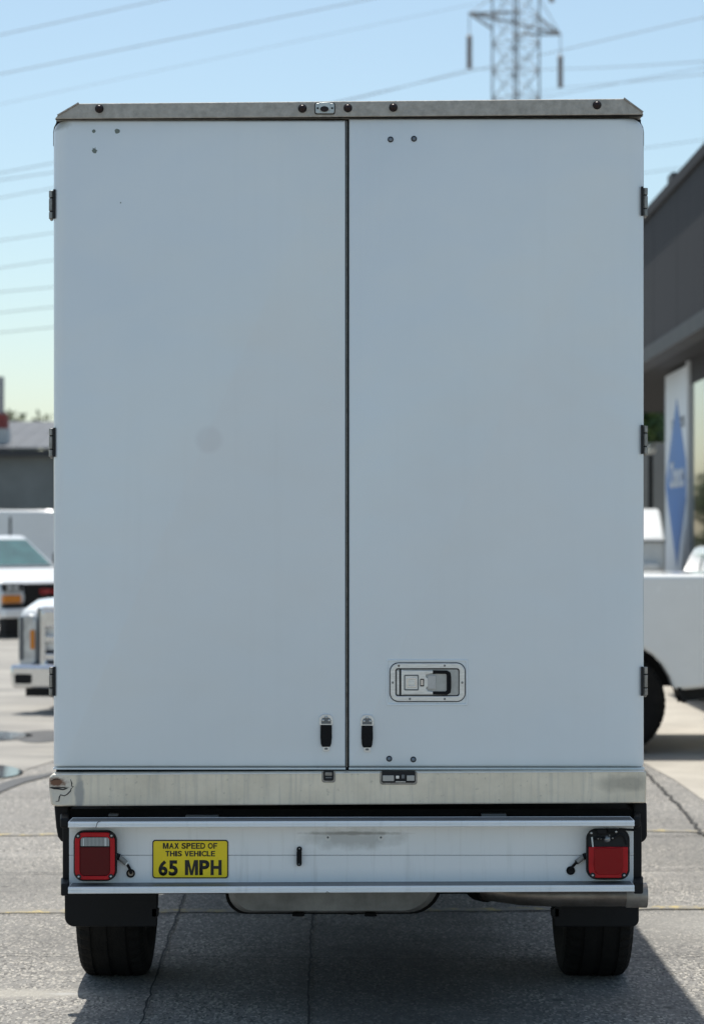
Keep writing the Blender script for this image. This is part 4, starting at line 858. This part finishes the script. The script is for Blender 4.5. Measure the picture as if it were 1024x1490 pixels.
# --- long white panel van side-on behind it
ybv = 43.5-CAM_D; zz2 = lambda p: sz(p, ybv)
BW = 2.0
prof = [(2.9, .40), (2.95, .95), (2.7, 1.15), (2.1, 1.30), (1.55, zz2(749)), (1.3, zz2(743)), (-3.2, zz2(741)), (-3.3, zz2(746)), (-3.32, .5), (-3.2, .40)]
bv = vehicle('panel_van', 'long white panel van parked side-on behind the white van with amber lamps', (sx(52, ybv), ybv+BW/2, 0), R(-90), BW, prof, (2.0, -1.9), None, WHITEP, STEELB, .36)
for s_ in (-1, 1):
    MB().add([(s_*(BW/2+.004), 1.0, 1.35), (s_*(BW/2+.004), 1.9, 1.35), (s_*(BW/2+.004), 1.5, 2.0), (s_*(BW/2+.004), 1.0, 2.0)], [(0, 1, 2, 3)]).build('side_window', GLASS, bv)
    MB().box(s_*(BW/2), s_*(BW/2+.008), -.52, -.48, .5, 2.1).build('door_gap', SEAL, bv)
MB().box(-BW/2, BW/2, 2.9, 3.02, .4, .6).build('front_bumper', BLACKP, bv)
# --- white cargo van seen from behind, at the end of the shopfront
yrv = 29.2-CAM_D; zz3 = lambda p: sz(p, yrv); RW = 1.95
xrv = sx(968, yrv)-RW/2
prof = [(5.2, .42), (5.25, .9), (5.1, 1.1), (4.2, 1.25), (3.5, zz3(742)), (.62, zz3(739)), (.50, zz3(742)), (0, zz3(786)), (-.02, .5), (.1, .42)]  # upper tail shaped with a slope so that it takes the sun
rv = vehicle('cargo_van', 'white van, its tail sloped to catch the sun, standing before the fence beyond the shop', (xrv, yrv, 0), 0, RW, prof, (4.2, 1.0), None, WHITEP, STEELB, .36)
MB().box(-RW/2-.004, RW/2+.004, -.03, .3, zz3(788.6), zz3(786.8)).build('body_groove', TRIMGREY, rv)
MB().box(-RW/2+.1, RW/2-.1, -.14, .05, zz3(832), zz3(821)).build('rear_bumper', WHITEP, rv, bevel=.02)
for s_ in (-1, 1):
    MB().box(s_*(RW/2-.10), s_*(RW/2-.01), -.04, .02, zz3(885), zz3(850)).build('tail_light', REDRIM, rv)
    MB().box(s_*.12, s_*.78, -.012, .03, zz3(783), zz3(750)).build('rear_window', GLASS, rv, bevel=.02) if False else None
# --- white car nosing out by the shopfront
ycw = 19.0-CAM_D; zz4 = lambda p: sz(p, ycw+2.2); CWD = 1.6
prof = [(2.2, .35), (2.25, .65), (2.1, .82), (1.1, .98), (-1.9, 1.02), (-2.2, .95), (-2.25, .45), (-2.1, .32)]
cw = vehicle('parked_car', 'white car nosing towards the silver pickup beside the shop windows', (3.32+CWD/2, ycw+2.25, 0), R(180), CWD, prof, (1.4, -1.35), (-1.9, 1.15, .98, -1.3, .35, zz4(795), .20), WHITEP, STEELB, .32, win=mat('green_glass', (.03, .07, .06), .06, coat=1.0))
for s_ in (-1, 1):
    MB().box(s_*(CWD/2-.35), s_*(CWD/2-.04), 2.12, 2.24, .62, .76).build('headlight', LAMPGL, cw, bevel=.02)
    MB().box(s_*(CWD/2-.02), s_*(CWD/2+.16), .75, .85, .98, 1.12).build('wing_mirror', WHITEP, cw, bevel=.03)

# ================================================================== SHOP BUILDING ON THE RIGHT
SX, GX = 4.40, 5.0; yS, yE = 6.0, 38.5; yG = 27.35
zt_, zb_ = CAM_H+SX*1.118, CAM_H+SX*.600
SB = empty('shop_building', (SX, yS, 0)); tag(SB, 'dark shop building with a deep black fascia over glass shop windows', 'building')
def sb(o): o.location = (-SX, -yS, 0); return o
n_p = 14
for k in range(n_p):    # fascia boards with their joints
    a = yS+(yE-yS)*k/n_p; b = yS+(yE-yS)*(k+1)/n_p-.012
    sb(MB().box(SX, SX+.08, a, b, zb_+.22, zt_-.16).build('fascia_panel', FASCIA, SB, bevel=.006))
sb(MB().box(SX+.04, SX+.30, yS+.02, yE-.02, zb_+.1, zt_-.2).build('fascia_core', SOFFIT, SB))
sb(MB().box(SX-.05, SX+.25, yS-.03, yE+.03, zt_-.16, zt_).build('parapet_cap', FASCIA, SB, bevel=.01))
sb(MB().box(SX-.04, SX+.22, yS-.02, yE+.02, zb_, zb_+.22).build('fascia_trim', DARKTRIM, SB, bevel=.01))
sb(MB().box(SX+.22, GX+9, yS, yE, zb_+.02, zb_+.2).build('soffit', SOFFIT, SB))
sb(MB().box(SX+.5, GX+9, yS, yE, zb_+.2, zt_-.4).build('roof_block', FASCIA, SB))
sb(MB().box(SX-.02, SX+.34, 22.6, 23.0, zt_, zt_+.12).build('roof_vent', DARKTRIM, SB))
gy0 = yS
pitch = 2.05; k = 0; ycur = yG-2.35
while ycur-pitch > yS:
    sb(MB().box(GX, GX+.02, ycur-pitch-.08, ycur-.17, .42, zb_-.35).build('shop_window', SHOPGL, SB))
    sb(MB().box(GX-.02, GX+.03, ycur-.165, ycur-.085, .1, zb_).build('mullion', mat('mullion_grey', (.42, .43, .44), .4, .4), SB))
    ycur -= pitch
sb(MB().box(GX-.02, GX+.2, yS, yG-2.35, 0, .42).build('stall_riser', GREYWALL, SB))
sb(MB().box(GX-.01, GX+.2, yS, yG-2.35, zb_-.35, zb_+.02).build('transom', SOFFIT, SB))
sb(MB().box(GX+.25, GX+9, yS, yG, 0, zb_).build('shop_interior', SOFFIT, SB))
# white end panel with the blue diamond
sb(MB().box(GX-.03, GX+.025, yG-2.30, yG, .0, zb_-.05).build('sign_panel', BANNERW, SB))
sb(MB().box(GX-.05, GX+.01, yG-2.42, yG-2.30, 0, zb_).build('panel_post', mat('post_white', (.6, .62, .64), .5), SB))
dc, dz = yG-1.25, sz(702, 26.1); hw_, hh_ = 1.18, 1.28
dm = MB(); dm.loft([[(GX-.031-q, y_, z_) for y_, z_ in ((dc-hw_, dz), (dc, dz+hh_), (dc+hw_-.08, dz+.09), (dc+hw_-.08, dz-.09), (dc, dz-hh_))] for q in (-.01, .006)])
sb(dm.build('blue_diamond', BANNERB, SB, smooth=False))
sb(MB().loft([[(GX-.031-q, y_, z_) for y_, z_ in ((yG-2.29, .4), (yG-2.29, 1.95), (yG-2.22, 1.95), (yG-1.35, .4))] for q in (-.01, .005)]).build('grey_wedge', mat('wedge_grey', (.13, .15, .18), .5), SB, smooth=False))
sb(text_mesh('lettering', 'Chance', -(dc+.72), -(dc-.78), dz-.08, dz+.34, GX-.037, BANNERW, SB, .03, .004, 'side'))
sb(text_mesh('lettering', 'services', -(dc+.5), -(dc-.8), zb_-.95, zb_-.72, GX-.031, mat('grey_letter', (.2, .22, .25), .5), SB, .02, .004, 'side'))

# fence, lamp and trees at the end of the shop
yF = 50-CAM_D
FN = empty('panel_fence', (0, yF, 0)); tag(FN, 'tall grey panel fence at the end of the lot beyond the shop', 'fence')
for k in range(9):
    x0 = sx(945, yF)-3.2+k*1.42
    MB().box(x0, x0+1.30, 0, .05, .1, sz(645, yF)).build('fence_panel', FENCE, FN, bevel=.01)
    MB().box(x0+1.31, x0+1.41, -.06, .08, 0, sz(641, yF)).build('fence_post', DARKTRIM, FN)
LP = empty('globe_lamp', (sx(946, 36), 36, 0)); tag(LP, 'white globe lamp on a slim dark post in front of the fence', 'lamp')
MB().tube([(0, 0, 0), (0, 0, sz(662, 36))], .045, 10).build('lamp_post', BLACKP, LP)
g_ = MB(); rz0 = sz(653, 36); rr = .115
g_.loft([[(rr*math.sin(a)*math.cos(t), rr*math.sin(a)*math.sin(t), rz0-rr*math.cos(a)) for t in [2*math.pi*k/16 for k in range(16)]] for a in [R(8+164*k/8) for k in range(9)]])
g_.build('globe', GLOBE, LP)

def tree(name, label, x, y_, h, cr, m, n, trunk_r=.14, squash=1.2, seed=1, leaf=.16):
    rnd = random.Random(seed); t_ = empty(name, (x, y_, 0)); tag(t_, label, 'tree', 'trees round the lot')
    tr = MB(); th = h*.45
    tr.tube([(0, 0, 0), (.05, .03, th*.5), (-.04, .05, th), (.03, 0, h*.8)], [trunk_r, trunk_r*.8, trunk_r*.6, trunk_r*.2], 8)
    cl = []
    for k in range(11):
        a = rnd.uniform(0, 6.28); el = rnd.uniform(.15, 1.1); L = cr*rnd.uniform(.5, .95)
        st = Vector((0, 0, h*rnd.uniform(.35, .7))); en = st+Vector((math.cos(a)*math.cos(el)*L, math.sin(a)*math.cos(el)*L, math.sin(el)*L*squash*.8))
        tr.tube([st, st.lerp(en, .5)+Vector((0, 0, .08)), en], [trunk_r*.4, trunk_r*.25, trunk_r*.08], 5)
        cl.append((en, cr*rnd.uniform(.28, .5))); cl.append((st.lerp(en, .6), cr*rnd.uniform(.22, .38)))
    cl.append((Vector((0, 0, h-cr*.35)), cr*.4))
    tr.build('trunk', BARK, t_)
    vs = []; fs = []
    for i in range(n):
        c, r = rnd.choice(cl); d = Vector((rnd.gauss(0, 1), rnd.gauss(0, 1), rnd.gauss(0, 1))).normalized()*r*rnd.uniform(.45, 1.08)
        p = c+d; u = Vector((rnd.gauss(0, 1), rnd.gauss(0, 1), rnd.gauss(0, .7))).normalized(); v_ = u.orthogonal().normalized(); v_.rotate(Matrix.Rotation(rnd.uniform(0, 6.28), 3, u))
        s_ = leaf*rnd.uniform(.6, 1.3); w_ = u.cross(v_).normalized()
        o = len(vs); vs += [tuple(p-v_*s_), tuple(p+w_*s_*.45), tuple(p+v_*s_), tuple(p-w_*s_*.45)]; fs.append((o, o+1, o+2, o+3))
    MB().add(vs, fs).build('crown', m, t_, smooth=False)
    return t_
tree('leafy_tree', 'dark green leafy tree rising over the fence beside the shop sign', sx(955, 48), 48, 6.2, 2.4, LEAF, 5200, seed=3)
tree('leafy_tree', 'bushy green tree over the fence beside the shop, half hidden behind the box truck', sx(905, 50), 50, 6.6, 2.4, LEAF, 4200, seed=5)
tree('leafy_tree', 'unseen low bushy tree added before the fence for its reflection in the shop windows', 2.0, 36, 2.7, 1.4, LEAF, 3000, seed=13)  # hidden by the truck; added to put green into the window reflection
tree('leafy_tree', 'tall green tree behind the fence and the shop sign panel', sx(1000, 54), 54, 7.0, 2.6, LEAF, 4200, seed=9)
# ================================================================== GREY BUILDING ON THE LEFT
yL = 72-CAM_D; zq = lambda p: sz(p, yL)
GB = empty('warehouse', (sx(-250, yL), yL, 0)); tag(GB, 'long grey warehouse with a pale sloping metal roof beyond the white vans', 'building')
x0, x1 = sx(-700, yL)-GB.location.x, sx(300, yL)-GB.location.x
MB().box(x0, x1, 0, 14, 0, zq(662)).build('wall', GREYWALL, GB)
MB().box(x0-.1, x1+.1, -.35, 0.02, zq(664), zq(655)).build('gutter', DARKTRIM, GB)
n_r = 40
for k in range(n_r):
    a = x0+(x1-x0)*k/n_r; b = x0+(x1-x0)*(k+1)/n_r-.012
    zlo, zhi = zq(654), zq(612)+.30
    MB().loft([[(a, -.3, zlo), (b, -.3, zlo), (b, 7, zhi), (a, 7, zhi)], [(a, -.3, zlo+.05), (b, -.3, zlo+.05), (b, 7, zhi+.05), (a, 7, zhi+.05)]]).build('roof_sheet', GREYROOF, GB, smooth=False)
for k in range(8):
    a = x0+2+k*2.6
    MB().box(a, a+.9, -.04, .02, 1.2, 2.4).build('window', DARKTRIM, GB)
SN = empty('roof_stack', (sx(2, yL+1), yL+1, zq(642))); tag(SN, 'grey flue stack on a red base standing on the warehouse roof', 'chimney')
MB().tube([(0, 0, zq(612)-zq(642)), (0, 0, zq(545)-zq(642))], .105, 12).build('flue', mat('flue_grey', (.28, .28, .29), .6), SN)
MB().box(-.45, .22, -.3, .3, zq(622)-zq(642), zq(600)-zq(642)).build('red_housing', REDBR, SN, bevel=.03)
MB().box(-.5, .26, -.34, .34, zq(655)-zq(642), zq(622)-zq(642)).build('pale_curb', mat('pale_curb', (.45, .46, .46), .7), SN)
for k, (px, top) in enumerate(((20, 597), (64, 602), (-40, 596), (110, 600))):
    yt_ = 96+3*k
    tree('pale_tree', ('pale dry-looking treetop showing over the warehouse roof ' + ('beside the flue stack', 'near the box truck door hinge', 'left of the flue stack', 'hidden behind the box truck')[k]), sx(px, yt_), yt_, sz(top, yt_), 1.7, LEAFP, 1800, seed=20+k, leaf=.2)

# ================================================================== PYLON AND POWER LINES
yP = 265-CAM_D; xP = sx(750, yP); kP = (CAM_D+yP)/FPX
PY = empty('transmission_pylon', (xP, yP, 0)); tag(PY, 'grey steel lattice transmission pylon with long hanging insulators', 'pylon')
hd = 34*kP; zA = sz(35, yP)
def leg(i, z):      # corner i of the tower at height z (tower tapers slowly, spreads at the foot)
    r = hd*(1+max(0, (30-z))/30*1.3); a = R(90*i); return Vector((r*math.cos(a), r*math.sin(a), z))
ZTOP = 78
for i in range(4): MB().tube([leg(i, 0), leg(i, 15), leg(i, 30), leg(i, ZTOP)], .13, 6).build('leg', LATT, PY)
br = MB(); z = 2.0
while z < ZTOP-3:
    hgt = 3.3 if z > 28 else 6
    for i in range(4):
        j = (i+1) % 4
        br.tube([leg(i, z), leg(j, z+hgt)], .055, 4); br.tube([leg(j, z), leg(i, z+hgt)], .055, 4)
        br.tube([leg(i, z), leg(j, z)], .06, 4)
    z += hgt
br.build('bracing', LATT, PY)
half = 71*kP
def arm(zc, s_, k_=1.0):
    tip = Vector((s_*half*k_, s_*half*.92*k_, zc)); a = MB()
    ids = (2, 3) if s_ < 0 else (0, 1)
    for i in ids:
        a.tube([leg(i, zc+.8), tip], .16, 5); a.tube([leg(i, zc-.6), tip], .16, 5)
    for f in (.25, .5, .75):
        P = [leg(i, zc+.8).lerp(tip, f) for i in ids]+[leg(i, zc-.6).lerp(tip, f) for i in ids]
        a.tube([P[0], P[2]], .05, 4); a.tube([P[1], P[3]], .05, 4); a.tube([P[0], P[1]], .05, 4)
    a.build('cross_arm', LATT, PY)
    MB().tube([leg(ids[0], zc+3.2), tip], .06, 4).build('arm_stay', LATT, PY)
    b = MB(); L1 = 2.6*k_; L2 = 6.6*k_
    b.tube([tip, tip-Vector((0, 0, L1))], .06, 5)
    e = []
    for q in range(23):
        zz_ = tip.z-L1-(L2-L1)*q/22; e.append((Vector((tip.x, tip.y, zz_)), .40 if q % 2 else .25))
    b.tube([p for p, r in e], [r for p, r in e], 8); b.build('insulator', INSUL, PY)
    return Vector((xP, yP, 0))+tip-Vector((0, 0, L2))
tL = arm(zA, -1); tR = arm(zA, 1); arm(zA+9, -1, .8); arm(zA+9, 1, .8)
def P3(px, py, d): y_ = d-CAM_D; return Vector((sx(px, y_), y_, sz(py, y_)))
def line(a, b, rad, sag, lab='thin grey power line strung across the sky clear of the pylon'):
    P = []
    for k in range(33):
        t = k/32; p = a.lerp(b, t); p.z -= sag*4*t*(1-t); P.append(p)
    o = MB().tube(P, rad, 5).build('power_line', WIRE)
    tag(o, lab, 'power line', 'power lines crossing the sky')
def pxline(p0, p1, d0, d1, rad=.020, ext=(.4, .4), sag=0.0):
    a, b = P3(*p0, d0), P3(*p1, d1); v = b-a; line(a-v*ext[0], b+v*ext[1], rad, sag)
PL = 'power line hanging from an insulator of the steel pylon'
la = P3(0, 241, 150); line(la+(la-tL)*.25, tL, .030, .8, PL); 
lb = P3(0, 254, 150); line(lb+(lb-tR)*.25, tR, .030, .6, PL)
lc = P3(1024, 104, 170); line(tR, lc+(lc-tR)*.8, .035, .2, PL)
lc = P3(1024, 80, 170); line(tL, lc+(lc-tL)*.4, .035, .6, PL)
for p0, p1, d0, d1 in (((0, 288), (1024, 98), 95, 120), ((0, 350), (1024, 203), 95, 120), ((0, 390), (1024, 239), 95, 120), ((0, 425), (1024, 330), 95, 120), ((0, 455), (1024, 345), 95, 120), ((0, 484), (1024, 380), 95, 120),
                       ((0, 51), (232, 0), 80, 84), ((0, 108), (532, 0), 80, 88), ((150, 120), (640, 16), 110, 120), ((500, 146), (1024, 25), 95, 85)):
    pxline(p0, p1, d0, d1, .017 if d0 < 100 else .010)
